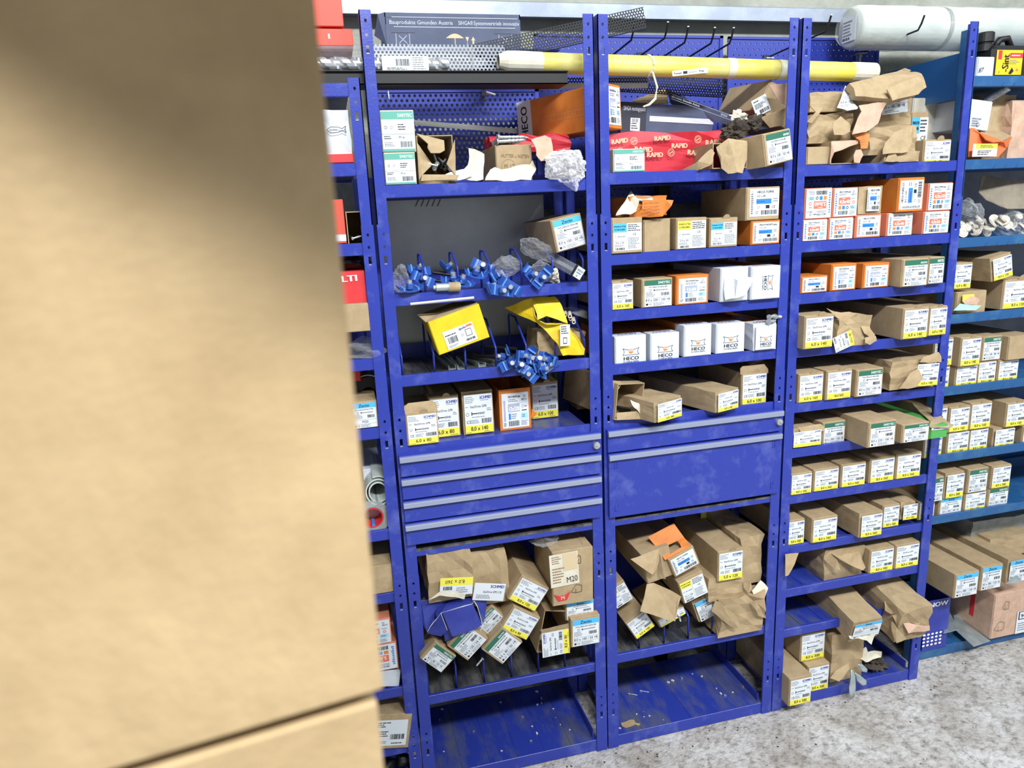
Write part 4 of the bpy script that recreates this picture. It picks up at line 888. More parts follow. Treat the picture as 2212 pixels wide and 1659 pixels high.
# red boxes at the far left
def red_lab(p, w, h): p.text('HILTI', w*.98, h*.2, h*.6, 'ink_white', 'r', w*.95, bold=.1)
for c_, BL, BR, TL, z0, lb in (('k1', (-60, 372), (265, 370), (-60, 218), 2.1275, 'red carton with white edge mark lying on the drill bit pack'), ('k1', (-80, 200), (188, 196), (-90, -30), None, 'red carton stacked above another red one beside the shipping box')):
    A_, B_, T_ = PY(c_, *BL, .05), PY(c_, *BR, .05), PY(c_, *TL, .05); mb = MB(); z = z0 or A_.z; mb.box(A_.x-B_.x, 0, 0, .2, 0, T_.z-z, 'hilti', bev=.0015)
    o = mb.build('tool_carton'); o.location = (B_.x, .05, z); tag(o, lb, 'box', 'red cartons on the half-hidden rack'); bpy.context.view_layer.update()
    if z0: sticker(o, 'k1', (30, 300), (82, 298), (30, 262), .0495, lambda p, w, h: p.text('I', w*.7, 0, h, 'ink_white', 'l', bold=.2), paper=None, name='print')
# hooks on the pegboards
def hook(c, base, tipx, tipy, L, label, group, long_=False):
    b0 = PY(c, *base, .437); mb = MB(); e = V((0, -L, .012))
    mb.tube([V((0, 0, 0)), e, e+V((0, -.012, .016)), e+V((0, -.022, .038))], .003, 'black', 8); mb.box(-.014, .014, -.002, .002, -.008, .008, 'black'); mb.tube([e+V((0, -.022, .038)), e+V((0, -.0225, .041))], .0032, 'paper', 8)
    o = mb.build('peg_hook'); o.location = b0; tag(o, label, 'hook', group)
for bx, by in ((170, 440), (410, 425), (555, 455), (745, 460), (880, 460)): hook('k2', (bx, by), 0, 0, .17, 'black peg hook with pale tip in the row above the yellow tube', 'peg hooks in a row')
for c_, bs, L, lb in (('k2', (1380, 445), .30, 'long thin peg hook reaching toward the white roll end'), ('k3', (720, 480), .24, 'long peg hook crossing below the white film roll')):
    hook(c_, bs, 0, 0, L, lb, 'long peg hooks')
for c_, x, y, lb in (('k2', 1380, 450, 'white T-shaped peg bracket behind the tube'), ('k3', 680, 500, 'white T-shaped peg bracket below the film roll')):
    q = PY(c_, x, y, .42); mb = MB(); mb.box(-.014, .014, -.02, .016, -.004, 0, 'steel'); mb.box(-.003, .003, -.004, .016, -.04, -.004, 'steel'); o = mb.build('peg_bracket'); o.location = q; tag(o, lb, 'bracket', 'peg brackets')
# the white film roll
q = PY('f', 1836, 60, .3); R_ = .068; o = empty('film_roll', (q.x, .3, q.z-R_+.003), 'white foil roll in clear wrap lying above the teal rack', 'roll')
bpy.context.view_layer.update()
mb = MB(); X = Matrix.Translation((0, 0, R_-.003)) @ Matrix.Rotation(math.pi/2, 4, 'Y'); mb.lathe([(.02, 0), (.056, .0), (.064, .006), (.066, .02), (.066, 1.15), (.02, 1.15)], 'white_roll', 32, X); mb.build('foil', o, smooth=True)
mb = MB(); mb.lathe([(.021, -.002), (.019, .04)], 'kraft', 20, X); mb.lathe([(0, .03), (.021, .03)], 'grey_roll', 20, X); mb.build('core', o)
mb = MB(); vs = []; n = 30; m_ = 36
for i in range(m_+1):
    for k in range(n):
        t = 2*math.pi*k/n; rr = (R_+.004*noise.noise((i*.5, math.cos(t)*2, math.sin(t)*2)))*(.82 if i == 0 else 1); vs.append((-.012+1.17*i/m_, rr*math.cos(t), R_-.003+rr*math.sin(t)))
mb.mesh(vs, [(i*n+k, i*n+(k+1) % n, (i+1)*n+(k+1) % n, (i+1)*n+k) for i in range(m_) for k in range(n)], 'roll_film'); mb.build('clear_wrap', o)
mb = MB(); mb.lathe([(.0672, .33), (.0672, .345)], 'grey_roll', 32, X); mb.build('strap', o, smooth=True)
mb = MB(); mb.box(-.004, -.003, -.032, .03, R_-.045, R_+.03, 'paper'); lb_ = mb.build('end_label', o)
p = Print(); p.lines(-.026, -.03, .02, .02, 5, 'ink_grey'); p.bars(-.026, -.04, .01, -.032, n=8); p.b.build('print', lb_, mtx=Matrix.Translation((-.0042, 0, R_)) @ Matrix.Rotation(-math.pi/2, 4, 'Z'))
# ------------------------------------------------------------ A1: top shelf of the drawer rack
o = obox('A1', 'screw_carton', 'k1', (770, 1395), (1045, 1395), (755, 1040), .03, .22, 'kraft', 'open-fronted brown carton half full of dark wood screws', zb=ZS['A'][0]-LIP+.0005)
mb = MB(); w_, h_ = o['_w'], o['_h']; mb.box(-w_/2, w_/2, .04, .2, .002, h_*.28, 'kraft'); mb.build('inner_wedge', o)
sheet('flap', 'k1', [(750, 1030, .03), (960, 1085, .02), (965, 1160, .005), (930, 1180, 0), (860, 1180, 0), (835, 1140, .0), (835, 1110, .01)], 'kraft', amp=.001, parent=o)
sheet('flap', 'k1', [(748, 1095, .028), (870, 1270, .03), (790, 1350, .004), (770, 1390, .004)], 'kraft_liner', amp=.001, parent=o)
sheet('flap', 'k1', [(1045, 1075, .028), (1050, 1350, .004), (980, 1265, .02)], 'kraft_liner', amp=.001, parent=o)
sheet('flap', 'k1', [(790, 1345, .004), (1075, 1350, -.006), (1060, 1385, -.01), (780, 1395, .0)], 'kraft_liner', amp=.001, parent=o)
rs = random.Random(3); q0 = PY('k1', 930, 1310, .05)
for i in range(16):
    screw(q0+V((rs.uniform(-.028, .03), rs.uniform(-.03, .03), rs.uniform(-.002, .016))), (rs.uniform(-.6, .6), rs.uniform(-.2, 1), rs.uniform(-.15, .55)), .05, .0026, 'black' if i % 2 else 'steel', 'wood screw lying in the open brown carton on drawer rack', 'screws in the open carton', 2.3)
for d_, pts, lb in ((0, [(1050, 1385, .02), (1140, 1280, .04), (1150, 1140, .045), (1205, 1150, .04), (1270, 1200, .03), (1265, 1390, .016)], 'torn cream carton piece beside the open screw carton'),
                    (1, [(880, 1395, .006), (1010, 1340, .012), (1110, 1310, .016), (1180, 1360, .014), (1050, 1398, .006)], 'curled cream paper scrap in front of the open screw carton')):
    sheet('torn_paper', 'k1', pts, 'cream', amp=.006, label=lb, cat='paper', seed=d_)
hb = carton('A1', 'k1', (1362, 1345), (1645, 1342), (1365, 1118), 'plain', Y=.05, D=.18, label='brown carton with pencilled writing carrying silver anchor screws', body='kraft')
bpy.context.view_layer.update()
def pencil(p, w, h): p.text('HUTTER u NIETEN', w*.12, h*.6, h*.12, 'pencil', 'l', w*.8, rot=-.03); p.text('M 12', w*.2, h*.2, h*.16, 'pencil', 'l', w*.3); p.ring(w*.33, h*.27, h*.26, 'pencil', .03, n=24)
sticker(hb, 'k1', (1370, 1340), (1640, 1338), (1372, 1125), .0475, pencil, paper=None, name='pencil_note')
sheet('paper_bag', 'k1', [(1270, 1395, .02), (1310, 1300, .03), (1350, 1290, .035), (1400, 1310, .03), (1480, 1290, .03), (1560, 1270, .035), (1620, 1275, .035), (1650, 1240, .04), (1665, 1300, .03), (1640, 1390, .016)], 'cream', amp=.006, label='torn cream paper bag in front of the pencilled carton', cat='bag', seed=4)
lb_ = bpy.data.objects['paper_bag']; sticker(lb_, 'k1', (1350, 1385), (1550, 1378), (1345, 1340), .01, lambda p, w, h: (p.lines(w*.05, h*.1, w*.5, h*.9, 3), p.text('10 M', w*.7, h*.2, h*.3, 'ink')))
zs_ = PY('k1', 1365, 1118, .05).z
for i in range(9):
    screw((hb.location.x-.05+.002*i+rs.uniform(-.004, .004), .045+.014*(i % 5)+rs.uniform(-.004, .004), zs_+.008+.011*(i//5)), (1, .12+rs.uniform(-.15, .2), rs.uniform(.0, .08)), .085, .0042, 'steel', 'silver anchor screw lying on the pencilled brown carton', 'silver anchor screws', 2.0)
o = carton('A1', 'b3', (120, 1130), (1280, 1130), (120, 960), 'plain', Y=.1, D=.1, crump=.02, zb=zs_-.015, body='rapid', name='paper_sack', label='crumpled red and cream paper sack on the pencilled carton', cat='sack')
sheet('sack_mouth', 'b3', [(600, 1000, .03), (760, 965, .04), (830, 1000, .04), (860, 1160, .02), (800, 1250, .0), (720, 1285, -.005), (670, 1200, .0)], 'kraft_pink', amp=.006, parent=o, seed=2)
blob('bubble_bag', 'b3', 1010, 1335, .0, .066, .045, .058, 'bubble_film', .22, 2.6, 5, 'crumpled clear bubble-film bag hanging over the beam edge', 'bag', 5)
# orange anchor box leaning across two racks
P1 = PY('k2', 205, 990, .068); L = .30; HB = PY('k2', 205, 645, .068).z-P1.z
mb = MB(); mb.box(-L, 0, -.042, .042, 0, HB, 'orange', bev=.002); mb.box(-L-.001, -L+.05, -.0428, .0428, -.0008, HB+.0008, 'white_box')
o = mb.build('anchor_box'); o.matrix_world = Matrix.Translation(P1+V((.0, .0, 0))) @ Matrix.Rotation(-.92, 4, 'Z') @ Matrix.Rotation(-.05, 4, 'Y'); tag(o, 'long orange anchor box with white end leaning behind two posts', 'box')
p = Print()
for i in range(22): p.rect(-L+.06+.012*i, .045, -L+.0604+.012*i, .06, 'ink_cream'); p.rect(-L+.06+.012*i, .045, -L+.07+.012*i, .0454, 'ink_cream'); p.rect(-L+.06+.012*i, .06, -L+.07+.012*i, .0604, 'ink_cream')
p.text('HECO', -L+.036, .012, .022, 'ink', 'l', bold=.06, rot=math.pi/2); p.b.build('print', o, mtx=Matrix.Translation((0, -.0432, 0)))
mb = MB(); mb.box(0, .07, -.0003, 0, 0, HB*.86, 'paper'); lab = mb.build('end_label', o, mtx=Matrix.Translation((.0008, -.035, HB*.08)) @ Matrix.Rotation(math.pi/2, 4, 'Z'))
p = Print(); lab_mm(p, .07, HB*.86, '12x320'); p.b.build('print', lab, mtx=Matrix.Translation((0, -.0003, 0)))
# ------------------------------------------------------------ A2
rolled('A2', 'k4', (1730, 205), (1972, 140), (1790, 452), 'zecb', '8.0 x 100 / 50 +R', .02, .2, 'tipped on dividers', yaw=.12)
zA2 = ZS['A'][1]-LIP
for i, (x, y, Y_, rx, ry, rz, lb) in enumerate(((590, 640, .05, .03, .05, .034, 'small clear bag at the end of divider shelf by the post'), (1400, 560, .06, .042, .05, .036, 'clear bag bulging between the blue wire dividers'), (1620, 420, .06, .05, .04, .03, 'tall crumpled clear bag leaning on the tipped zecto carton'), (1640, 600, .05, .045, .05, .03, 'clear bag lying in front of the tipped zecto carton'), (1770, 630, .03, .018, .03, .024, 'yellowish net bag beside the clear square tube'))):
    blob('plastic_bag', 'k4', x, y, Y_, rx, ry, rz, 'clear_film' if i < 4 else 'cream', .25, 1.9, 4, lb, 'bag', i*3.3, zmin=zA2+.001, tilt=.6 if i == 2 else 0)
CLIPM = None
def clip(p, rot, label, group):
    """blue plastic clamp: bent ribbed plate with a short stem"""
    global CLIPM
    if CLIPM is None:
        CLIPM = []
        prof = [(-.034, .010), (-.026, .001), (-.010, -.003), (.010, -.003), (.026, .001), (.034, .010)]
        mb = MB()
        for yy in ((-.014, .014),):
            vs = [(x, y, z+t) for t in (0, .002) for y in yy for x, z in prof]; n = 6
            fs = [(i, i+1, n+i+1, n+i) for i in range(5)]+[(2*n+i, 2*n+i+1, 3*n+i+1, 3*n+i) for i in range(5)]+[(i, i+1, 2*n+i+1, 2*n+i) for i in range(5)]+[(n+i, n+i+1, 3*n+i+1, 3*n+i) for i in range(5)]+[(0, n, 3*n, 2*n), (5, n+5, 3*n+5, 2*n+5)]
            mb.mesh(vs, fs, 'clip_blue')
        for s_ in (-1, 1): mb.box(s_*.02-.002, s_*.02+.002, -.013, .013, .0, .008, 'clip_edge')
        t0 = mb.build('clamp_plate'); CLIPM.append(t0.data); bpy.data.objects.remove(t0)
        mb = MB(); mb.box(-.008, .008, -.008, .008, .002, .018, 'clip_blue', bev=.002); mb.tube([(0, 0, .018), (0, 0, .026)], .006, 'steel', 10); t0 = mb.build('stem'); CLIPM.append(t0.data); bpy.data.objects.remove(t0)
    o = bpy.data.objects.new('plastic_clamp', CLIPM[0]); COL.objects.link(o); s_ = bpy.data.objects.new('clamp_stem', CLIPM[1]); COL.objects.link(s_); s_.parent = o
    o.location = p; o.rotation_euler = rot; tag(o, label, 'clamp', group)
L2, G2 = 'blue plastic clamp lying among the wire dividers and clear bags', 'clamps on the second shelf of drawer rack'
for x, y, Y_, rot in ((720, 590, .07, (.9, .2, .3)), (750, 650, .05, (1.4, .5, .2)), (660, 735, .0, (.2, 0, .3)), (940, 580, .1, (.7, .4, 1)), (1000, 670, .02, (.5, 0, -.2)), (1060, 690, .015, (.3, .2, .2)), (1160, 620, .04, (.5, .3, .1)), (1230, 560, .06, (1.2, .4, -.4)), (1320, 640, .03, (1.0, 0, .8)), (1360, 740, -.015, (1.5, .2, .2)), (1440, 710, -.01, (1.5, .6, -.3)), (1260, 720, .0, (1.2, 0, 1.2)), (1590, 620, .01, (1.3, .9, .2)), (1680, 640, .0, (1.4, -.8, .1))):
    clip(PY('k4', x, y, Y_), rot, L2, G2)
L3, G3 = 'blue plastic clamp in the cluster hanging over the beam edge', 'clamps on the third shelf of drawer rack'
for i, (x, y) in enumerate(((1400, 1255), (1440, 1300), (1500, 1240), (1520, 1320), (1570, 1260), (1600, 1350), (1640, 1280), (1660, 1350), (1690, 1300), (1720, 1330), (1740, 1270), (1560, 1370))):
    clip(PY('k4', x, y, -.005-.006*(i % 4)), (1.1+.25*(i % 3), -.9+.55*(i % 4), .5*((i*7) % 5)-1), L3, G3)
def ribbed(p, q, r, label, group, m='black'):
    p, q = V(p), V(q); n = 46; mb = MB(); mb.tube([(q-p)*(i/n) for i in range(n+1)], [r*(1.15 if i % 2 else .8) for i in range(n+1)], m, 8); o = mb.build('threaded_rod'); o.location = p; tag(o, label, 'rod', group)
for i, (a, b_) in enumerate((((840, 600), (1080, 635)), ((840, 660), (1060, 690)))): ribbed(PY('k4', *a, .12), PY('k4', *b_, .05), .0045, 'black threaded rod lying among the blue clamps', 'black rods on second shelf')
for i, (a, b_) in enumerate((((1000, 1230), (1290, 1290)), ((1210, 1170), (1480, 1190)), ((1110, 1240), (1400, 1260)))): ribbed(PY('k4', *a, .2), PY('k4', *b_, .06), .0045, 'black threaded rod lying on the plank deck behind clamps', 'black rods on third shelf')
for i, (a, b_, Y0, Y1) in enumerate((((880, 1250), (990, 1350), .2, .03), ((960, 1240), (1060, 1350), .2, .03), ((1090, 1260), (1220, 1330), .22, .06))):
    p_, q_ = PZ('k4', *a, ZS['A'][2]-LIP), PZ('k4', *b_, ZS['A'][2]-LIP); d = q_-p_; mb = MB(); mb.box(-.011, .011, 0, d.length, 0, .002, 'zinc'); mb.box(-.011, -.009, 0, d.length, .002, .012, 'zinc'); mb.box(.009, .011, 0, d.length, .002, .012, 'zinc')
    o = mb.build('steel_profile'); o.matrix_world = Matrix.Translation(p_+V((0, 0, .0005))) @ Matrix.Rotation(math.atan2(-d.x, d.y), 4, 'Z'); tag(o, 'open steel profile bar lying on the plank deck', 'profile', 'steel bars on third shelf')
# cylinder cartridge, white batten, clear square tube
p_ = PY('k4', 845, 758, -.004); q_ = PY('k4', 1050, 750, -.004); d = q_-p_; mb = MB(); mb.tube([V((0, 0, 0)), d*.08, d*.1, d*.55, d*.56, d], [.006, .006, .0105, .0105, .012, .012], 'zinc', 16); mb.tube([d*.58, d*.98], .0123, 'kraft_liner', 16, False); o = mb.build('steel_cylinder'); o.location = (p_.x, p_.y, ZS['A'][1]+.0125); tag(o, 'small silver cylinder with tan sleeve on the beam edge', 'cylinder')
p_ = PY('k4', 665, 845, -.012); q_ = PY('k4', 1155, 795, -.012); d = q_-p_; mb = MB(); mb.tube([V(), d], .0035, 'cream', 6); o = mb.build('wooden_stick'); o.location = p_; tag(o, 'thin pale stick along the beam under the clamps', 'stick')
o = empty('tool_tube', PY('k4', 1960, 600, -.03), 'clear square tool tube with white printed end cap', 'tube'); bpy.context.view_layer.update(); e = PY('k4', 1965, 605, -.03); s_ = PY('k4', 1790, 510, .06); d = e-s_; qd = (-d).to_track_quat('Y', 'Z').to_matrix().to_4x4()
X = Matrix.Translation(e-o.location) @ qd @ Matrix.Rotation(.5, 4, 'Y')
mb = MB(); mb.box(-.016, .016, .008, .13, -.016, .016, 'clear_film', X); mb.build('sleeve', o)
mb = MB(); mb.box(-.018, .018, 0, .01, -.018, .018, 'black', X, bev=.003); mb.build('end_cap', o)
mb = MB(); mb.box(-.005, .005, .012, .12, -.005, .005, 'steel', X); mb.build('drill_bit', o)
lab = MB(); lab.box(-.0155, .0155, -.0006, 0, -.0155, .0155, 'paper', X); lo = lab.build('label', o)
p = Print(); p.text('BOSCH', 0, .004, .005, 'ink', 'c', .026); p.lines(-.012, -.004, .012, .002, 1); p.text('16', -.008, -.012, .005, 'ink'); p.b.build('print', lo, mtx=X @ Matrix.Translation((0, -.0007, 0)))
# ------------------------------------------------------------ A3: yellow boxes
yb = rolled('A3', 'k4', (785, 985), (1180, 842), (885, 1243), 'plain', '', .0, .17, '', body='yellow', label='yellow screw box with white label tilted across the wire dividers', yaw=.0)
def yl(p, w, h): p.text('apolo', w*.52, h*.8, h*.13, 'p_navy', 'l', w*.25, bold=.08); p.rect(w*.78, h*.82, w*.97, h*.94, 'p_red'); p.lines(w*.04, h*.68, w*.45, h*.8, 1, 'ink'); p.bars(w*.1, h*.28, w*.42, h*.62, n=12); p.ring(w*.58, h*.5, h*.07); p.rect(w*.7, h*.34, w*.9, h*.72, 'ink', 1.5); p.rect(w*.715, h*.37, w*.885, h*.69, 'paper', 2); p.lines(w*.06, h*.06, w*.4, h*.2, 3); p.bars(w*.65, h*.1, w*.95, h*.22, n=14)
bpy.context.view_layer.update(); sticker(yb, 'k4', (960, 1200), (1185, 1112), (905, 1068), -.003, yl)
sheet('lid_flap', 'k4', [(785, 985, 0), (1180, 842, 0), (1165, 825, .03), (1060, 850, .06), (900, 900, .05), (720, 930, .04)], 'kraft', amp=.003, parent=yb)
yb = carton('A3', 'k4', (1640, 1245), (2005, 1240), (1640, 1060), 'plain', Y=.06, D=.12, body='kraft_liner', crump=.008, label='crushed open yellow box spilling white plastic tubes', zb=ZS['A'][2]-LIP+.001)
bpy.context.view_layer.update()
sheet('side_panel', 'k4', [(1390, 875, .1), (1600, 800, .05), (1640, 960, .03), (1720, 1000, .015), (1870, 1000, .015), (1960, 1130, .01), (2010, 1190, .01), (2005, 1240, .012), (1840, 1245, .01), (1800, 1150, .015), (1640, 985, .04)], 'yellow', amp=.005, parent=yb)
sheet('lid_flap', 'k4', [(1600, 800, .05), (1780, 788, .05), (1830, 860, .03), (1880, 995, .01), (1720, 930, .01), (1650, 970, .015)], 'yellow', amp=.004, parent=yb, seed=3)
sticker(yb, 'k4', (1820, 1170), (1895, 1165), (1740, 1010), .0, lambda p, w, h: (p.lines(w*.1, h*.55, w*.9, h*.95, 4, 'ink'), p.rect(w*.3, h*.1, w*.7, h*.4, 'ink', 1.5), p.rect(w*.35, h*.14, w*.65, h*.36, 'paper', 2)))
for i, (x, y) in enumerate(((1895, 940), (1925, 985), (1900, 960), (1860, 930))):
    mb = MB(); mb.lathe([(.0035, 0), (.0055, 0), (.0055, .05), (.0035, .05), (.0035, 0)], 'washer', 12); o = mb.build('plastic_sleeve'); o.matrix_world = Matrix.Translation(PY('k4', x, y, .01+.01*i)) @ Matrix.Rotation(-1.5, 4, 'X') @ Matrix.Rotation(.3, 4, 'Y'); tag(o, 'white plastic sleeve poking out of the crushed yellow box', 'sleeve', 'white sleeves')
sheet('paper_bag', 'k4', [(1840, 870, .1), (1930, 880, .1), (2030, 910, .06), (2035, 950, .05), (1960, 930, .06), (1860, 900, .09)], 'clear_film', amp=.006, label='flat clear film strip above the white plastic sleeves', cat='film')
# A4 extras
o = [q for q in bpy.data.objects if q.get('label', '').startswith('yellow-strip carton 6,0x80, at')][0]
bpy.context.view_layer.update()
sheet('lid_flap', 'k7', [(487, 425, 0), (482, 370, .002), (520, 335, .004), (715, 315, .006), (748, 340, .004), (758, 398, 0)], 'kraft_liner', amp=.001, parent=o)
o = [q for q in bpy.data.objects if q.get('label', '').startswith('orange screw anchor box 12x320')][0]
sheet('torn_edge', 'k7', [(1500, 460, .07), (1545, 425, .066), (1500, 380, .07)], 'orange', amp=.003, parent=o)
# that box stands open at the top: four walls and a floor
vx = [v.co for v in o.data.vertices]; w_ = max(v.x for v in vx); D_ = max(v.y for v in vx); h_ = max(v.z for v in vx); mb = MB(); t_ = .002
mb.box(-w_, w_, 0, D_, 0, t_, 'orange'); mb.box(-w_, w_, -.0018, t_, t_, h_, 'orange'); mb.box(-w_, w_, D_-t_, D_, t_, h_, 'orange'); mb.box(-w_, -w_+t_, t_, D_-t_, t_, h_, 'orange'); mb.box(w_-t_, w_, t_, D_-t_, t_, h_, 'orange')
tmp = mb.build('walls'); o.data = tmp.data; bpy.data.objects.remove(tmp)

# flat strip, T-bolt and clip on the holed back panel
a = PY('k1', 735, 945, .3); b_ = PY('k1', 1660, 1022, .3); mb = MB(); L = math.hypot(b_.x-a.x, b_.z-a.z); mb.box(0, L, 0, .002, -.007, .007, 'sheet_grey'); o = mb.build('flat_bar'); o.matrix_world = Matrix.Translation(a) @ Matrix.Rotation(-math.atan2(b_.z-a.z, b_.x-a.x), 4, 'Y'); tag(o, 'flat grey metal strip leaning across the holed back panel', 'strip')
q = PY('k1', 1265, 740, .33); mb = MB(); mb.tube([V((0, 0, 0)), V((0, -.05, .0)), V((0, -.055, -.004))], .003, 'steel', 8); mb.tube([V((-.004, -.055, .002)), V((.022, -.058, -.006))], .0035, 'steel', 8); mb.box(-.006, .006, -.004, 0, -.012, .02, 'black'); o = mb.build('peg_bracket'); o.location = q; tag(o, 'silver T-shaped peg bolt on the holed back panel', 'bracket')
q = PY('k1', 525, 735, .33); mb = MB(); mb.tube([V((0, 0, .012)), V((0, -.02, .012)), V((0, -.024, .006)), V((0.001, -.026, -.014))], .0022, 'steel', 8); o = mb.build('peg_hook'); o.location = q; tag(o, 'short silver hook on the holed back panel', 'hook')
# ------------------------------------------------------------ B1: top shelf of the flap-panel rack
zB1 = ZS['B'][0]-LIP
o = carton('B1', 'k2', (150, 1230), (1230, 1215), (150, 1030), 'plain', Y=.10, D=.12, crump=.016, zb=zB1+.001, body='rapid', name='paper_sack', label='red paper sack printed RAPID in white lying across the shelf', cat='sack', seed=11)
bpy.context.view_layer.update()
def rapid(p, w, h):
    for u_, v_, s_, r_ in ((.02, .62, .2, .1), (.2, .3, .22, -.05), (.36, .74, .2, .05), (.5, .42, .2, 0), (.63, .12, .22, -.1), (.78, .5, .24, .05), (.3, .04, .2, 0), (.88, .05, .18, .1)): p.text('RAPID', w*u_, h*v_, h*s_, 'ink_cream', 'l', bold=.12, rot=r_)
    for u_, v_ in ((.09, .3), (.5, .22), (.72, .78), (.2, .75), (.93, .3)):
        p.ring(w*u_, h*v_, h*.17, 'ink_cream', .12, n=18); p.ring(w*u_, h*v_, h*.11, 'ink_cream', .12, n=18); p.poly([(w*u_-h*.09, h*v_-h*.03), (w*u_+h*.07, h*v_+h*.06), (w*u_+h*.09, h*v_+h*.03), (w*u_-h*.07, h*v_-h*.06)], 'ink_cream')
sticker(o, 'k2', (160, 1225), (1100, 1205), (160, 1045), .086, rapid, paper=None, name='print')
cb = rolled('B1', 'k2', (320, 1000), (740, 985), (260, 1030), 'plain', '', .2, .1, '', body='slate_dark', label='dark corner of the tilted slate blue box near the post') if False else None
# tilted slate blue box behind the sack
P0 = PY('k2', 250, 1020, .2); mb = MB(); mb.box(0, .30, 0, .14, 0, .085, 'slate', bev=.001); mb.box(.0, .08, -.0008, .02, .0, .0855, 'slate_dark')
o = mb.build('shipping_box'); o.matrix_world = Matrix.Translation(P0) @ Matrix.Rotation(.06, 4, 'Y'); tag(o, 'slate blue montage pack box with open lid behind the red sack', 'box')
bpy.context.view_layer.update()
p = Print(); p.text('SIHGA montagepack', .006, .062, .012, 'slate_ink', 'l', .07); p.rect(.03, .006, .06, .042, 'paper'); p.lines(.033, .01, .057, .03, 3, 'ink', l=3); p.bars(.035, .03, .055, .04, n=8, l=3); p.rect(.09, .035, .3, .05, 'slate_ink'); p.b.build('print', o, mtx=Matrix.Translation((0, -.0012, 0)))
lid = sheet('lid_panel', 'k2', [(600, 680, .24), (790, 775, .21), (1100, 880, .17), (1400, 985, .14), (1330, 1000, .15), (1000, 945, .19), (800, 870, .22), (640, 800, .25)], 'slate', amp=.001, parent=o, cuts=1)
sticker(o, 'k2', (640, 760), (1110, 930), (622, 715), .155, lambda p, w, h: (p.text('uprodukte Gmunden Austria', 0, h*.35, h*.42, 'slate_ink', 'l', w*.68), p.text('SIHGA', w*.8, h*.3, h*.42, 'slate_ink', 'l', w*.2), p.rect(0, h*.95, w, h, 'slate_ink'), p.rect(0, 0, w, h*.05, 'slate_ink')), paper=None, name='lid_print')
sheet('inner_flap', 'k2', [(340, 775, .26), (600, 680, .26), (620, 800, .24), (370, 800, .25)], 'kraft', amp=.001, parent=o, cuts=1)
# tilted brown carton under the tube
o = rolled('B1', 'k2', (1090, 660), (1400, 640), (1300, 910), 'plain', '', .1, .2, '', label='brown carton tilted against the post below the yellow tube', body='kraft')
bpy.context.view_layer.update()
o.matrix_world = Matrix.Translation(PY('k2', 1420, 930, .11)) @ Matrix.Rotation(.5, 4, 'Y') @ Matrix.Rotation(.1, 4, 'Z'); bpy.context.view_layer.update()
sticker(o, 'k2', (1300, 905), (1410, 845), (1232, 795), .1, lambda p, w, h: (p.lines(w*.1, h*.78, w*.6, h*.9, 1, 'ink'), p.lines(w*.1, h*.4, w*.9, h*.7, 4, 'ink'), p.bars(w*.3, h*.08, w*.95, h*.3, n=12)))
sheet('lid_flap', 'k2', [(1330, 905, .06), (1560, 820, .05), (1560, 960, .06), (1400, 985, .07)], 'kraft', amp=.002, parent=o)
sheet('lid_flap', 'k2', [(1395, 650, .06), (1560, 640, .05), (1555, 820, .05), (1470, 790, .06)], 'kraft_pink', amp=.003, parent=o)
o = obox('B1', 'carton', 'k2', (960, 1290), (1225, 1290), (960, 1100), -.01, .2, 'kraft', 'brown carton torn open with dirt and rags at its mouth', zb=ZS['B'][0]+.0005)
sheet('flap', 'k2', [(990, 1130, -.012), (1080, 1060, -.02), (1225, 1090, -.015), (1220, 1230, -.03), (1190, 1340, -.04), (1150, 1325, -.04), (1080, 1340, -.03), (1030, 1300, -.02), (1020, 1200, -.02)], 'kraft_liner', amp=.004, parent=o)
sheet('flap', 'k2', [(730, 1310, .03), (850, 1240, -.005), (950, 1145, -.012), (975, 1180, -.01), (950, 1270, -.02), (870, 1300, -.01), (850, 1310, .0)], 'kraft', amp=.003, parent=o, seed=3)
for x, y, r_, lb in ((1140, 1010, .032, 'dark dirty rag wedged above the torn brown carton'), (1270, 950, .022, 'small dirty rag on the top of the tipped zecto carton'), (1150, 900, .018, 'greenish paper lump on the dark dirty rag')):
    blob('rag', 'k2', x, y, .03, r_*1.3, r_, r_, 'dirt' if 'green' not in lb else 'cream', .5, 2.4, 4, lb, 'rag', x*.01)
# ------------------------------------------------------------ B2: torn orange wrapper
o = carton('B2', 'k5', (420, 470), (800, 465), (420, 260), 'plain', Y=.03, D=.2, crump=.006, body='orange', zb=PY('k5', 228, 478, 0).z+.001, label='torn orange printed wrapper box full of small parts', name='screw_box')
bpy.context.view_layer.update()
sheet('torn_front', 'k5', [(555, 285, .01), (790, 300, .0), (870, 295, -.005), (850, 350, -.01), (760, 460, .0), (620, 470, .01), (470, 455, .015), (540, 380, .01)], 'orange', amp=.003, parent=o)
sheet('torn_side', 'k5', [(330, 350, .03), (400, 260, .04), (440, 210, .05), (520, 290, .015), (500, 400, .01), (440, 440, .01), (290, 460, .01)], 'cream', amp=.005, parent=o, seed=2)
sheet('inner_bag', 'k5', [(420, 240, .06), (650, 250, .05), (660, 300, .02), (500, 300, .02), (430, 330, .03)], 'p_lblue', amp=.006, parent=o, seed=5)
def heco_rows(p, w, h):
    for r_ in range(4): p.text('HECO HECO HECO', w*.04, h*(.1+.22*r_), h*.09, 'ink_brown', 'l', w*.9, bold=.08)
sticker(o, 'k5', (560, 455), (770, 440), (575, 300), -.012, heco_rows, paper=None, name='print')
# bolts on the corner of the dented white box
for i, (x, y) in enumerate(((1840, 120), (1835, 165), (1900, 115))):
    screw(PY('k8', x, y, -.015), (1 if i != 2 else .9, .35, .1-.1*i), .035, .0045, 'steel', 'steel bolt resting on the corner of the dented white box', 'bolts on the white box', 1.9, 'bolt')
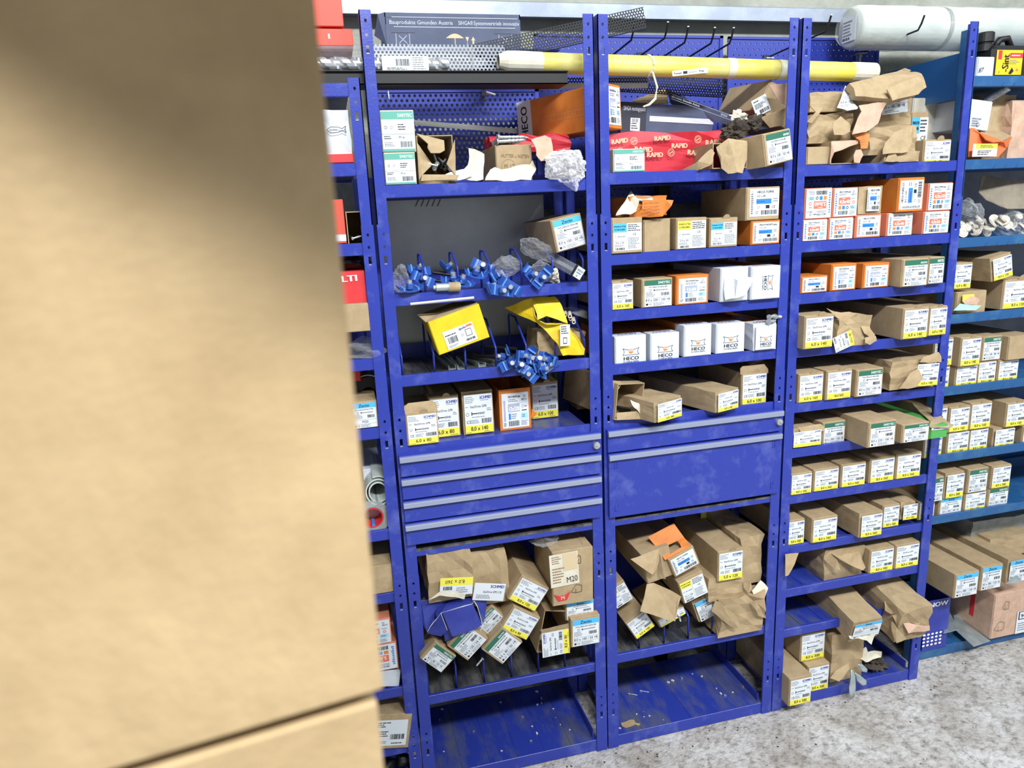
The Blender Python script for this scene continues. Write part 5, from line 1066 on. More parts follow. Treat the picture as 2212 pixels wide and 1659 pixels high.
# ------------------------------------------------------------ B5: open carton by the post
o = obox('B5', 'carton', 'k8', (250, 1165), (560, 1165), (250, 790), .0, .28, 'kraft', 'open brown carton with screws inside beside the crushed carton', zb=1.1105, yaw=.25)
sheet('flap', 'k8', [(235, 760, .01), (330, 770, .0), (340, 800, .0), (310, 850, .0), (235, 850, .01)], 'kraft_liner', amp=.001, parent=o)
sheet('flap', 'k8', [(285, 1090, -.004), (520, 1075, -.008), (535, 1155, -.015), (290, 1165, -.01)], 'kraft_liner', amp=.001, parent=o)
sheet('flap', 'k8', [(430, 960, .0), (520, 1000, -.01), (600, 1060, -.02), (620, 1160, -.03), (540, 1120, -.02), (470, 1040, -.01)], 'cream', amp=.006, parent=o, seed=7)
for i in range(5): screw(PY('k8', 270+15*i, 1020+14*i, .05), (.6, -.5, -.1), .05, .003, 'black', 'dark screw inside the open carton above the flap panel', 'screws in carton above flap panel')
# ------------------------------------------------------------ B7: pile under the flap panel
zB7 = ZS['B'][6]-LIP
o = carton('B7', 'a5', (1395, 1000), (1692, 965), (1400, 660), 'sch', '5,0 x 120 /60', Y=-.01, D=.3, zb=None, note='whole, atop the pile')
obk = carton('B7', 'a5', (1200, 480), (1468, 470), (1180, 130), 'plain', Y=.24, D=.06, zb=None, label='upright carton with yellow strip standing at back of pile', body='kraft_pink'); bpy.context.view_layer.update()
sticker(obk, 'a5', (1205, 280), (1465, 245), (1180, 140), .236, lambda p, w, h: (p.rect(0, 0, w, h*.5, 'p_yellow'), p.text('5,0 x 120', w*.5, h*.15, h*.24, 'ink', 'c', w*.55, bold=.05), p.text('CE', w*.1, h*.62, h*.2, 'ink'), p.bars(w*.62, h*.6, w*.95, h*.85, n=12)))
o = rolled('B7', 'a5', (395, 745), (715, 625), (585, 1035), 'plain', '', .0, .3, '', label='long brown carton hanging open over the pile, flaps down'); bpy.context.view_layer.update()
sheet('flap', 'a5', [(385, 745, -.002), (715, 622, -.002), (722, 760, -.02), (690, 870, -.03), (645, 922, -.03), (500, 830, -.02)], 'kraft_liner', amp=.002, parent=o)
sheet('flap', 'a5', [(715, 640, -.004), (740, 700, -.015), (760, 840, -.03), (795, 970, -.035), (765, 965, -.03), (720, 860, -.02)], 'kraft_liner', amp=.002, parent=o)
sheet('lid_flap', 'a5', [(580, 1025, -.01), (660, 1015, -.01), (940, 1150, -.03), (975, 1180, -.03), (930, 1300, -.04), (910, 1470, -.045), (500, 1350, -.045), (545, 1180, -.03)], 'kraft', amp=.003, parent=o, cuts=2)
rolled('B7', 'a5', (150, 1080), (350, 950), (225, 1325), 'spy', '3,5 x 100', .03, .25, 'tilted beside the post')
rolled('B7', 'a5', (270, 1530), (490, 1365), (455, 1680), 'sch', '6,0 x 100 /54', .0, .26, 'lowest in pile')
rolled('B7', 'a5', (650, 1480), (960, 1300), (730, 1545), 'sch', '6,0 x 120 /54', .02, .2, 'pinned beneath the flap')
o = rolled('B7', 'a5', (795, 765), (1090, 600), (905, 955), 'topix', '5,0 x 100', -.015, .28, 'with orange lid'); bpy.context.view_layer.update()
ring_o = [(590, 485, .05), (890, 325, .05), (1010, 490, .02), (1088, 590, -.012), (790, 755, -.012), (690, 610, .02)]
ring_i = [(785, 600, .014), (930, 530, .018), (960, 565, .006), (978, 605, -.004), (850, 685, -.006), (810, 640, .006)]
for a_ in range(6):
    b2 = (a_+1) % 6; sheet('lid_flap', 'a5', [ring_o[a_], ring_o[b2], ring_i[b2], ring_i[a_]], 'orange', amp=0, parent=o, cuts=1)
rolled('B7', 'a5', (905, 1025), (1195, 885), (1010, 1265), 'spy', '3,5 x 100', -.01, .25, 'beneath the orange lid')
rolled('B7', 'a5', (1000, 1300), (1300, 1140), (1180, 1478), 'zecb', '8,0 x 120 / 80 +R', .03, .2, 'crushed', crump=.004)
for nm_, bl, br, tl, Y_, D_, cr, lb in (('a', (1640, 1000), (1960, 990), (1640, 500), .02, .22, .014, 'crushed tan carton beside the right post of the pile'), ('b', (1290, 1230), (1700, 1170), (1270, 990), .0, .22, .012, 'crumpled paper-like carton below the whole yellow-strip carton'), ('c', (1420, 1560), (1930, 1560), (1420, 1240), -.02, .2, .022, 'badly torn crumpled carton at the front of the pile'), ('d', (830, 1640), (1330, 1600), (830, 1450), .1, .16, .012, 'dark grey plastic bundle on the deck under pile')):
    carton('B7', 'a5', bl, br, tl, 'plain', Y=Y_, D=D_, crump=cr, zb=None, roll=0, label=lb, body='kraft' if nm_ != 'd' else 'deck_dirty', name='crushed_carton' if nm_ != 'd' else 'plastic_bundle', seed=ord(nm_))
for i, pts in enumerate(([(1690, 1000, -.0), (1780, 1010, -.02), (1800, 1090, -.03), (1760, 1130, -.03), (1700, 1080, -.01)], [(1800, 1120, -.01), (1900, 1000, -.0), (1980, 1080, -.01), (1960, 1180, -.015), (1870, 1250, -.02)], [(1780, 1240, -.03), (1840, 1230, -.04), (1950, 1330, -.04), (1965, 1420, -.03), (1880, 1400, -.04), (1830, 1330, -.04)], [(1360, 1220, -.02), (1420, 1250, -.03), (1650, 1440, -.05), (1640, 1540, -.05), (1560, 1520, -.04), (1340, 1350, -.02)])):
    sheet('torn_board', 'a5', pts, 'kraft' if i != 1 else 'cream', amp=.005, label=('torn scrap of board on the crushed tan carton', 'printed white scrap beside the right post', 'curled torn board strip at the pile edge', 'folded torn board strip hanging over the beam')[i], cat='cardboard', seed=i)
screw(PY('a5', 950, 1400, -.01), (-.3, -1, -.1), .03, .003, 'steel', 'pale screw head showing under the torn flap', None)
screw(PY('b8', 1285, 20, .02), (-.3, 1, .1), .04, .004, 'washer', 'pale screw lying on the lower beam of flap-panel rack', None)
# ------------------------------------------------------------ A6: pile under the drawers
for bl, br, tl, Y_, cr, lb, sd in (((320, 870), (790, 850), (310, 420), .0, .014, 'bulging brown paper sack with upside-down yellow label', 3), ((775, 905), (1155, 900), (790, 420), .01, .012, 'bulging brown paper sack with pale blue label corner', 8)):
    o = carton('A6', 'a4', bl, br, tl, 'plain', Y=Y_, D=.28, crump=cr, zb=None, roll=0, label=lb, name='paper_sack', cat='sack', seed=sd); bpy.context.view_layer.update()
    if sd == 3:
        def ud(p, w, h): p.rect(0, h*.55, w, h, 'p_yellow'); p.text('8,0 x 360', w*.75, h*.86, h*.2, 'ink', 'l', w*.6, rot=math.pi); p.bars(w*.1, h*.3, w*.4, h*.5, n=12); p.lines(w*.5, h*.1, w*.9, h*.45, 3)
        sticker(o, 'a4', (430, 850), (770, 830), (445, 670), -.02, ud)
        sheet('torn_edge', 'a4', [(310, 890, -.02), (430, 800, -.024), (700, 830, -.03), (690, 880, -.032), (560, 870, -.03), (420, 850, -.026)], 'cream', amp=.005, parent=o)
    else: sticker(o, 'a4', (770, 895), (1090, 905), (790, 715), -.018, lambda p, w, h: (p.text('SCHMID', w*.96, h*.75, h*.16, 'p_navy', 'r', w*.45, bold=.08), p.text('StarDrive GPR S 20', w*.3, h*.45, h*.12, 'ink', 'l', w*.6), p.lines(w*.1, h*.1, w*.6, h*.35, 3)))
rolled('A6', 'a4', (1255, 620), (1545, 758), (1132, 880), 'sch', '8,0 x 120 /54', -.02, .3, 'upper of two tilted')
rolled('A6', 'a4', (1197, 950), (1477, 1075), (1055, 1190), 'sch', '8,0 x 80 /54', -.025, .28, 'lower of two tilted')
rolled('A6', 'a4', (790, 1130), (985, 935), (935, 1275), 'swey', '8,0 x 120 / 54 +R', .0, .26, 'beside dark blue box')
rolled('A6', 'a4', (365, 1310), (590, 1465), (225, 1500), 'swey', '8.0 x 80 / 50 +R', -.03, .26, 'leaning on the post')
rolled('A6', 'a4', (500, 1385), (715, 1150), (722, 1530), 'swey', '8.0 x 120 / 54 +R', -.03, .26, 'below dark blue box')
rolled('A6', 'a4', (848, 1432), (1062, 1195), (1082, 1568), 'zecg', '8.0 x 80 / 50 +R', -.035, .24, 'torn corner')
o = rolled('A6', 'a4', (1500, 415), (1925, 345), (1605, 965), 'plain', '', -.03, .2, '', label='brown carton marked M20 with a bag in its open top'); bpy.context.view_layer.update()
def m20(p, w, h): p.lines(w*.08, h*.7, w*.4, h*.95, 4, 'pencil'); p.rect(w*.45, h*.45, w*.97, h*.98, 'ink_cream'); p.lines(w*.08, h*.1, w*.5, h*.6, 6, 'pencil'); p.text('M20', w*.55, h*.08, h*.17, 'ink', 'l', w*.4, rot=.05)
sticker(o, 'a4', (1590, 775), (1885, 715), (1530, 445), -.034, m20, paper='cream')
sticker(o, 'a4', (1625, 930), (1800, 890), (1615, 830), -.034, lambda p, w, h: (p.poly([(0, h*.9), (w*.35, h*.6), (w*.65, h*.6), (w, h*.9), (w*.75, h*.1), (w*.25, h*.1)], 'red'), p.text('M', w*.5, h*.2, h*.35, 'ink_cream', 'c', bold=.1)), paper=None, name='emblem')
def bxs(p, w, h):
    for a, b2 in (((0, .2), (.5, .9)), ((.5, .9), (1, .7)), ((1, .7), (.95, 0)), ((0, .2), (.4, 0)), ((.4, 0), (.95, 0)), ((.45, .5), (.4, 0))): 
        d_ = V((b2[0]*w-a[0]*w, b2[1]*h-a[1]*h)); n_ = V((-d_.y, d_.x)).normalized()*.0006; q = V((a[0]*w, a[1]*h)); p.poly([q-n_, q+d_-n_, q+d_+n_, q+n_], 'ink')
sticker(o, 'a4', (1800, 830), (1915, 800), (1790, 740), -.034, bxs, paper=None, name='symbol')
sticker(o, 'a4', (1850, 520), (1900, 510), (1845, 420), -.034, bxs, paper=None, name='symbol')
sheet('lid_flap', 'a4', [(1670, 385, .0), (1740, 210, .1), (1865, 145, .1), (1920, 340, -.02)], 'kraft_liner', amp=.002, parent=o)
sheet('lid_flap', 'a4', [(1865, 145, .1), (1910, 230, .08), (1960, 480, .04), (1925, 350, -.028)], 'kraft', amp=.001, parent=o)
blob('plastic_bag', 'a4', 1520, 270, .03, .05, .04, .022, 'clear_film', .25, 1.8, 4, 'clear bag spilling from the open M20 carton', 'bag', 9)
o = obox('A6', 'carton', 'a4', (1440, 1440), (1780, 1445), (1450, 1000), .0, .26, 'kraft', 'brown carton with torn front and sideways yellow label'); bpy.context.view_layer.update()
sheet('torn_front', 'a4', [(1480, 1200, -.01), (1780, 1140, -.01), (1785, 1440, -.02), (1500, 1455, -.025), (1570, 1350, -.01), (1550, 1260, -.005)], 'kraft_liner', amp=.003, parent=o)
sticker(o, 'a4', (1780, 1440), (1770, 1190), (1500, 1455), -.03, lambda p, w, h: lab_sch(p, w, h, '8,0 x 80 /60'))
rolled('A6', 'a4', (1740, 935), (2040, 880), (1740, 1112), 'zecb', '8.0 x 100 / 50 +R', -.005, .27, 'upper of two by post', rect=(.04, .04, .96, 1))
rolled('A6', 'a4', (1785, 1100), (2090, 1045), (1795, 1392), 'zecb', '8.0 x 100 / 50 +R', -.03, .29, 'lower of two by post')
o = carton('A6', 'a4', (465, 1270), (830, 1245), (440, 960), 'plain', Y=-.02, D=.26, crump=.010, body='box_blue', zb=None, roll=.25, label='crushed dark blue carton with worn white edges among the tilted cartons', name='crushed_carton', seed=21); bpy.context.view_layer.update()
sheet('flap', 'a4', [(455, 1025, -.03), (775, 935, -.03), (870, 1150, -.04), (800, 1200, -.045), (565, 1275, -.045)], 'box_blue', amp=.001, parent=o, m2='paper')
sheet('flap', 'a4', [(445, 1030, -.03), (510, 1210, -.04), (450, 1270, -.03), (300, 1240, -.01)], 'box_blue', amp=.001, parent=o, m2='paper')
sheet('flap', 'a4', [(235, 900, .02), (560, 880, .02), (790, 880, .0), (770, 940, -.028), (450, 1025, -.03), (300, 1230, -.01), (225, 1100, .01)], 'box_blue', amp=.004, parent=o, m2='paper', seed=3)
sheet('flap', 'a4', [(780, 890, -.01), (920, 900, -.0), (900, 1080, -.01), (850, 1220, -.03), (880, 1140, -.03), (820, 960, -.02)], 'box_blue', amp=.003, parent=o, m2='paper', seed=5)
screw(PY('a4', 880, 1500, -.0), (-.8, -.3, -.55), .03, .0028, 'steel', 'loose screw lying on the divider shelf under pile', None)
# ------------------------------------------------------------ debris on the bottom decks
for c_, pts, u in (('a6', ((690, 840), (1480, 590), (1500, 690), (1540, 745), (1540, 785), (1505, 800), (1640, 835), (1380, 905), (1660, 910), (1700, 970), (1780, 1015), (1460, 985), (1500, 1045), (1450, 1110), (1200, 1195), (705, 1200), (960, 1030), (670, 930), (1190, 780)), 'A'), ('b8', ((830, 510), (880, 490), (985, 460), (1110, 410), (1220, 440), (370, 640), (510, 610), (540, 850), (545, 910), (460, 880), (610, 900), (1440, 640), (1490, 660), (1580, 625), (1390, 580), (1700, 560), (770, 945), (265, 1045)), 'B')):
    mb = MB(); r = random.Random(5)
    for x, y in pts:
        q = PZ(c_, x, y, .0432)
        if not (0.006 < q.y < .3): continue
        mb.box(-.003, .003, -.002, .002, 0, .002, 'cream' if r.random() > .3 else 'steel', Matrix.Translation(q) @ Matrix.Rotation(r.uniform(0, 3), 4, 'Z') @ Matrix.Scale(r.uniform(.7, 1.7), 4))
    o = mb.build('debris'); o['kind'] = 'stuff'; tag(o, 'pale crumbs and chips scattered on the bottom deck of the '+RN[u], 'debris')
q = [PZ('b8', x, y, .0435) for x, y in ((275, 985), (330, 970), (385, 945), (430, 945), (445, 980), (500, 990), (490, 1015), (440, 1000), (400, 1020), (330, 1040), (290, 1020))]
mb = MB(); mb.mesh([p_+V((0, 0, dz)) for dz in (0, .0012) for p_ in q], [tuple(range(11, 22))]+[(i, (i+1) % 11, 11+(i+1) % 11, 11+i) for i in range(11)], 'kraft_liner'); tag(mb.build('cardboard_scrap'), 'tan cardboard scrap lying on the bottom deck', 'cardboard')
for x, y, dx in ((370, 640, 1), (505, 605, 1)): screw(PZ('b8', x, y, .0455), (1, -.6, -.02), .03, .0016, 'steel', 'small nail-like screw on the bottom deck of flap-panel rack', 'screws on the bottom deck', 2.4)
# ------------------------------------------------------------ C1: heap on the top shelf of the ten-shelf rack
zC1 = ZS['C'][0]
carton('C1', 'k3', (178, 1538), (400, 1532), (180, 1372), 'plain', Y=.01, D=.28, body='kraft', label='brown carton side beside an open one under the heap')
o = obox('C1', 'carton', 'k3', (405, 1535), (668, 1520), (415, 1318), .0, .28, 'kraft', 'open brown carton with pale cut edges under the heap', zb=zC1+.0005); bpy.context.view_layer.update()
sheet('flap', 'k3', [(410, 1320, 0), (665, 1315, -.002), (660, 1345, -.01), (520, 1395, -.014), (440, 1425, -.01), (400, 1530, -.006)], 'kraft_pink', amp=.003, parent=o)
sheet('tuck_tab', 'k3', [(640, 1400, -.012), (690, 1395, -.014), (710, 1450, -.016), (690, 1480, -.016), (675, 1522, -.016), (625, 1515, -.014), (620, 1450, -.013)], 'kraft_pink', amp=.001, parent=o)
carton('C1', 'k3', (1262, 1500), (1520, 1492), (1278, 1305), 'sch', '6,0 x 80 /60', Y=.02, D=.2, tab=True, note='beside the heap')
carton('C1', 'k3', (1140, 1300), (1300, 1300), (1130, 1045), 'spb', '3,5 x 35', Y=.12, D=.15, zb=zC1-LIP, note='behind heap', rect=(.05, .0, 1, .9))
o = carton('C1', 'k3', (1150, 1300), (1580, 1290), (1140, 915), 'plain', Y=.24, D=.07, body='cream', zb=zC1-LIP+.0005, label='large cream carton standing behind the heap by teal post')
for i, (bl, br, tl, Y_, D_, cr, bd, lb) in enumerate((((190, 1340), (600, 1330), (190, 1080), .04, .2, .016, 'kraft', 'crumpled brown paper bag under the torn green-label scrap'), ((205, 1030), (520, 1040), (205, 860), .06, .22, .006, 'kraft', 'long brown carton lying on the crumpled paper bag'), ((740, 1450), (1200, 1400), (760, 1180), .03, .2, .014, 'kraft', 'crumpled tan paper bag next to the open brown carton'), ((660, 1240), (1140, 1210), (660, 900), .08, .2, .012, 'kraft', 'crushed brown carton with printed side under flat folded boxes'), ((905, 1510), (1230, 1505), (905, 1420), .0, .2, .006, 'kraft_liner', 'low tan carton with torn lid at the heap front'))):
    carton('C1', 'k3', bl, br, tl, 'plain', Y=Y_, D=D_, crump=cr, zb=None, roll=0, body=bd, label=lb, name='paper_bag' if 'bag' in lb else 'crushed_carton', cat='bag' if 'bag' in lb else 'box', seed=40+i)
bpy.context.view_layer.update()
o = bpy.data.objects['crushed_carton'] if False else None
SC = [([(560, 800, .02), (830, 740, .06), (1080, 690, .1), (1100, 655, .1), (1190, 700, .06), (1240, 720, .02), (1275, 830, .0), (1200, 880, -.01), (960, 945, -.01), (620, 915, .0), (600, 850, .01)], 'kraft_liner', 'flattened folded tan carton lying on top of the heap', .02),
      ([(560, 805, .03), (900, 720, .09), (1090, 655, .14), (1150, 670, .13), (1060, 740, .1), (860, 790, .06), (640, 840, .03)], 'kraft', 'folded carton sleeve tucked behind the flattened tan one', .012),
      ([(940, 830, -.02), (1215, 715, -.01), (1245, 730, -.01), (1275, 835, -.02), (1220, 880, -.022), (1000, 935, -.03), (970, 940, -.03)], 'kraft_liner', 'tan end flap of the flattened carton on the heap', .004),
      ([(470, 1005, .02), (515, 880, .03), (545, 800, .04), (600, 930, .02), (665, 1000, .01), (660, 1020, .01), (560, 1040, .01)], 'paper', 'torn white label scrap reading 8.0 x 100', .002),
      ([(670, 980, .0), (760, 970, .0), (930, 950, .0), (880, 1060, -.01), (850, 1150, -.015), (740, 1230, -.02), (600, 1255, -.02), (660, 1100, -.01), (690, 1040, -.005)], 'kraft_pink', 'pinkish torn board flap hanging down the heap', .002),
      ([(605, 1270, .0), (740, 1220, -.005), (770, 1260, -.01), (740, 1380, -.015), (680, 1380, -.012), (670, 1310, -.008)], 'orange', 'orange printed torn scrap over the open brown carton', .002),
      ([(430, 1130, .0), (500, 1090, .0), (580, 1160, -.005), (590, 1230, -.01), (520, 1260, -.012), (440, 1265, -.01), (420, 1200, -.005)], 'kraft_liner', 'rounded tan torn flap on the crumpled paper bag', .002),
      ([(915, 1330, -.0), (1000, 1230, .0), (1170, 1165, .01), (1185, 1230, .0), (1170, 1320, -.005), (1130, 1420, -.01), (900, 1440, -.01)], 'kraft_liner', 'large torn tan flap leaning on the tan paper bag', .002),
      ([(190, 1130, .02), (270, 1050, .02), (210, 990, .04), (330, 1020, .02), (300, 1080, .01), (230, 1150, .01)], 'kraft', 'curled board scrap beside the rack post', .002),
      ([(910, 1510, -.004), (950, 1430, -.004), (1000, 1430, -.006), (1060, 1505, -.008)], 'kraft_liner', 'small rounded tan tab at the front of the heap', .002)]
for i, (pts, m_, lb, th) in enumerate(SC):
    s_ = sheet('label_scrap' if m_ == 'paper' else 'torn_board', 'k3', pts, m_, amp=.004 if th < .01 else .002, thick=th, label=lb, cat='cardboard', seed=i+20, group=None); bpy.context.view_layer.update()
    if m_ == 'paper': sticker(s_, 'k3', (490, 1010), (655, 990), (500, 890), .0, lambda p, w, h: (p.text('8.0 x 100 /', w*.05, h*.35, h*.2, 'ink', 'l', w*.9), p.lines(w*.2, h*.62, w*.7, h*.95, 3), p.lines(w*.05, h*.05, w*.7, h*.25, 2)), paper=None, name='print')
    if m_ == 'orange': sticker(s_, 'k3', (640, 1360), (745, 1330), (635, 1260), -.022, heco_rows, paper=None, name='print')
o = bpy.data.objects['crushed_carton.003'] if 'crushed_carton.003' in bpy.data.objects else None
for q in bpy.data.objects:
    if q.get('label', '').startswith('crushed brown carton with printed side'): sticker(q, 'k3', (885, 1075), (1125, 1040), (880, 900), .05, lambda p, w, h: (p.text('8,0 x 140 / 80 +R', w*.05, h*.3, h*.17, 'ink', 'l', w*.85), p.lines(w*.1, h*.55, w*.8, h*.95, 4), p.lines(w*.1, h*.05, w*.7, h*.22, 2), p.rect(0, h*.5, w, h*.51, 'ink')))
# ------------------------------------------------------------ C4 to C11
o = carton('C4', 'a1', (520, 440), (830, 430), (520, 200), 'plain', Y=.0, D=.24, crump=.018, zb=None, roll=0, label='torn crumpled carton with sideways yellow-edged label', name='crushed_carton', seed=61); bpy.context.view_layer.update()
sticker(o, 'a1', (690, 430), (660, 300), (505, 435), -.016, lambda p, w, h: lab_sch(p, w, h, '6,0 x 140 /84'))
for i, pts in enumerate(([(440, 110, .03), (560, 150, .02), (710, 150, .02), (715, 205, .01), (620, 250, .0), (520, 190, .01)], [(720, 250, .01), (800, 240, .01), (830, 300, .0), (880, 340, -.01), (870, 390, -.015), (780, 340, -.01)], [(770, 370, -.01), (870, 350, -.02), (885, 400, -.025), (830, 440, -.025), (780, 420, -.02)])):
    sheet('torn_flap', 'a1', pts, 'kraft_liner', amp=.006, parent=o, seed=i)
o = carton('C5', 'a1', (1000, 830), (1400, 800), (980, 600), 'plain', Y=.0, D=.32, crump=.014, zb=None, roll=0, label='big crumpled carton with torn end beside the green-band carton', name='crushed_carton', seed=63); bpy.context.view_layer.update()
sheet('torn_flap', 'a1', [(1270, 590, -.01), (1300, 545, -.01), (1440, 505, -.005), (1465, 540, -.005), (1470, 590, -.01), (1350, 600, -.015)], 'kraft_liner', amp=.003, parent=o)
sheet('torn_flap', 'a1', [(1095, 835, -.03), (1150, 750, -.03), (1190, 690, -.025), (1260, 650, -.02), (1300, 740, -.03), (1240, 820, -.04)], 'kraft', amp=.005, parent=o, seed=4)
sticker(o, 'a1', (1240, 810), (1430, 795), (1290, 610), -.02, lambda p, w, h: lab_sch(p, w, h, '6,0 x 140 /84'))
o = carton('C6', 'a1', (125, 1365), (380, 1335), (180, 1195), 'plain', Y=.012, D=.28, crump=.008, zb=None, roll=0, label='squashed carton with slanting label beside the rack post', name='crushed_carton', seed=65); bpy.context.view_layer.update()
sticker(o, 'a1', (140, 1362), (385, 1330), (150, 1225), -.002, lambda p, w, h: lab_sch(p, w, h, ''))
sheet('torn_flap', 'a1', [(175, 1180, .02), (380, 1150, .015), (420, 1175, .01), (415, 1210, .004), (210, 1225, .004)], 'kraft_liner', amp=.003, parent=o)
o = carton('C6', 'a1', (1362, 1285), (1530, 1262), (1365, 1165), 'plain', Y=-.06, D=.37, zb=None, body='green_box', roll=0, label='green and brown carton poking past the rack post', name='screw_carton'); bpy.context.view_layer.update()
sheet('torn_top', 'a1', [(1200, 960, .15), (1330, 1000, .1), (1460, 1080, -.0), (1580, 1165, -.065), (1540, 1180, -.07), (1365, 1180, -.066), (1370, 1130, -.04)], 'kraft', amp=.003, parent=o)
sticker(o, 'a1', (1380, 1205), (1540, 1190), (1380, 1180), -.064, lambda p, w, h: p.lines(w*.1, h*.2, w*.7, h*.8, 1, 'ink'))
carton('C8', 'a2', (1092, 800), (1232, 770), (1100, 655), 'sch', '8,0 x 260 /100', Y=.02, D=.28, crump=.01, zb=None, roll=0, note='crushed')
o = sheet('torn_board', 'a2', [(65, 1110, -.01), (185, 1100, -.01), (150, 1200, -.02), (95, 1300, -.03), (68, 1310, -.03)], 'kraft_liner', amp=.002, label='pale torn flap sticking out beside the rack post', cat='cardboard')
o = carton('C9', 'a2', (410, 1250), (760, 1245), (400, 1090), 'plain', Y=.03, D=.27, crump=.012, zb=ZS['C'][8]-LIP+.001, roll=0, label='half-empty crumpled paper bag beside two 8,0x300 cartons', name='paper_bag', cat='bag', seed=70); bpy.context.view_layer.update()
sheet('bag_flap', 'a2', [(440, 1060, .05), (690, 1035, .06), (740, 1110, .02), (785, 1230, -.01), (765, 1260, -.012), (640, 1200, .0), (560, 1160, .01), (480, 1110, .03)], 'kraft', amp=.003, parent=o)
sheet('bag_flap', 'a2', [(370, 1090, .06), (450, 1090, .04), (520, 1160, .0), (570, 1250, -.01), (520, 1245, -.005), (430, 1180, .02)], 'kraft_liner', amp=.004, parent=o, seed=2)
o = carton('C10', 'a3', (690, 815), (938, 775), (682, 640), 'zecb', '', Y=-.045, D=.30, zb=None, roll=0, pitch=.22, crump=.003, note='sloping, torn lower front', rect=(.03, .2, .97, .95)); bpy.context.view_layer.update()
sheet('torn_edge', 'a3', [(690, 780, -.055), (850, 760, -.055), (925, 740, -.055), (890, 850, -.06), (850, 820, -.06), (780, 800, -.058), (700, 800, -.056)], 'cream', amp=.004, parent=o)
o = carton('C10', 'a3', (1080, 830), (1330, 780), (1040, 540), 'plain', Y=-.05, D=.30, zb=None, roll=0, pitch=.22, crump=.016, label='torn brown paper bag with open mouth sloping off the shelf', name='paper_bag', cat='bag', seed=74); bpy.context.view_layer.update()
for i, (pts, m_) in enumerate((([(1140, 590, -.05), (1260, 440, .0), (1320, 520, -.03), (1340, 620, -.06), (1300, 680, -.07), (1200, 640, -.07)], 'kraft'), ([(1000, 480, .0), (1080, 475, -.01), (1140, 540, -.03), (1060, 590, -.04), (1010, 560, -.02)], 'kraft_liner'), ([(1160, 640, -.06), (1280, 680, -.075), (1390, 690, -.07), (1395, 730, -.075), (1210, 750, -.08)], 'kraft_pink'), ([(1060, 650, -.05), (1110, 700, -.07), (1190, 800, -.075), (1110, 835, -.07), (1070, 730, -.06)], 'kraft_liner'), ([(1075, 600, -.052), (1130, 590, -.055), (1150, 680, -.06), (1110, 700, -.06)], 'kraft'))):
    sheet('torn_flap', 'a3', pts, m_, amp=.004, parent=o, seed=i)
o = carton('C11', 'a3', (530, 1110), (800, 1100), (480, 790), 'plain', Y=.02, D=.26, zb=.0435, roll=0, crump=.014, body='kraft', label='torn brown paper bag slumped on the bottom deck', name='paper_bag', cat='bag', seed=77); bpy.context.view_layer.update()
sheet('bag_flap', 'a3', [(530, 1140, -.02), (580, 1080, -.01), (690, 1010, .0), (700, 1060, -.015), (650, 1130, -.03), (610, 1170, -.04)], 'kraft', amp=.003, parent=o)
blob('debris_lump', 'a3', 880, 980, .06, .05, .05, .022, 'dirt', .6, 3, 4, 'heap of torn paper and grit beside the slumped bag', 'debris', 4, zmin=.044)
for i, pts in enumerate(([(750, 960, .03), (830, 870, .04), (870, 920, .02), (980, 920, .01), (975, 960, .01), (840, 1000, .0)], [(880, 900, .03), (940, 915, .02), (960, 955, .02), (900, 950, .03)])): sheet('paper_scrap', 'a3', pts, 'cream' if i == 0 else 'black', amp=.008, label=('torn pale paper scrap on the grit heap', 'black torn strip on the grit heap')[i], cat='paper', seed=i+3)
for i, (pts, lb) in enumerate((([(712, 1065, -.02), (735, 1075, -.022), (750, 1130, -.03), (752, 1230, -.035), (742, 1300, -.04), (725, 1315, -.04), (703, 1290, -.04), (697, 1220, -.035), (712, 1130, -.03)], 'grey metal leaf-shaped tongue hanging over the kick plate'), ([(745, 1090, -.024), (790, 1115, -.03), (848, 1165, -.035), (845, 1200, -.036), (810, 1205, -.036), (765, 1165, -.03)], 'grey metal leaf-shaped tongue pointing to the post'), ([(770, 1020, -.01), (810, 1020, -.01), (855, 1065, -.015), (850, 1092, -.018), (810, 1085, -.016)], 'short grey metal tongue on the grit heap'))):
    sheet('metal_tongue', 'a3', pts, 'zinc', thick=.003, amp=.001, label=lb, cat='metal part', group='metal tongues', smooth=True)
# ------------------------------------------------------------ D: teal rack
zD = ZS['D']
o = empty('canister', PY('b4', 1075, 700, .16), 'black plastic canister with yellow label on the top teal shelf', 'canister'); o.location.z = zD[0]-LIP+.0005; bpy.context.view_layer.update()
sx = (PY('b4', 1231, 700, .16)-PY('b4', 940, 700, .16)).x; hz = PY('b4', 1075, 420, .16).z-o.location.z
mb = MB(); mb.box(-sx*.5, sx*.62, 0, .11, 0, hz, 'black', bev=.012); mb.build('body', o)
mb = MB(); mb.tube([(-sx*.1, .05, hz), (sx*.05, .05, hz+.025), (sx*.3, .05, hz+.03), (sx*.45, .05, hz)], .011, 'black', 10); mb.build('handle', o, smooth=True)
mb = MB(); X = Matrix.Translation((-sx*.42, .05, hz-.012)); mb.lathe([(.026, 0), (.026, .02), (.021, .022), (.021, .028), (.027, .028), (.027, .055), (.024, .058), (0, .058)], 'black', 24, X); mb.build('cap', o)
def sint(p, w, h):
    p.text('-Sint', w*.48, h*.1, w*.24, 'ink', 'l', h*.7, bold=.08, rot=math.pi/2); p.rect(w*.5, h*.68, w*1.0, h*.88, 'red'); p.lines(w*.56, h*.73, w*.9, h*.83, 1, 'ink_white')
    p.rect(w*.06, h*.62, w*.2, h*.98, 'red'); p.lines(w*.5, h*.42, w*.9, h*.62, 3, 'ink_grey'); p.disc(w*.82, h*.2, h*.055, 'p_red'); p.poly([(w*.5, h*.05), (w*.62, h*.3), (w*.7, h*.15), (w*.6, h*.02)], 'ink'); p.text('F', w*.12, h*.06, h*.08, 'ink')
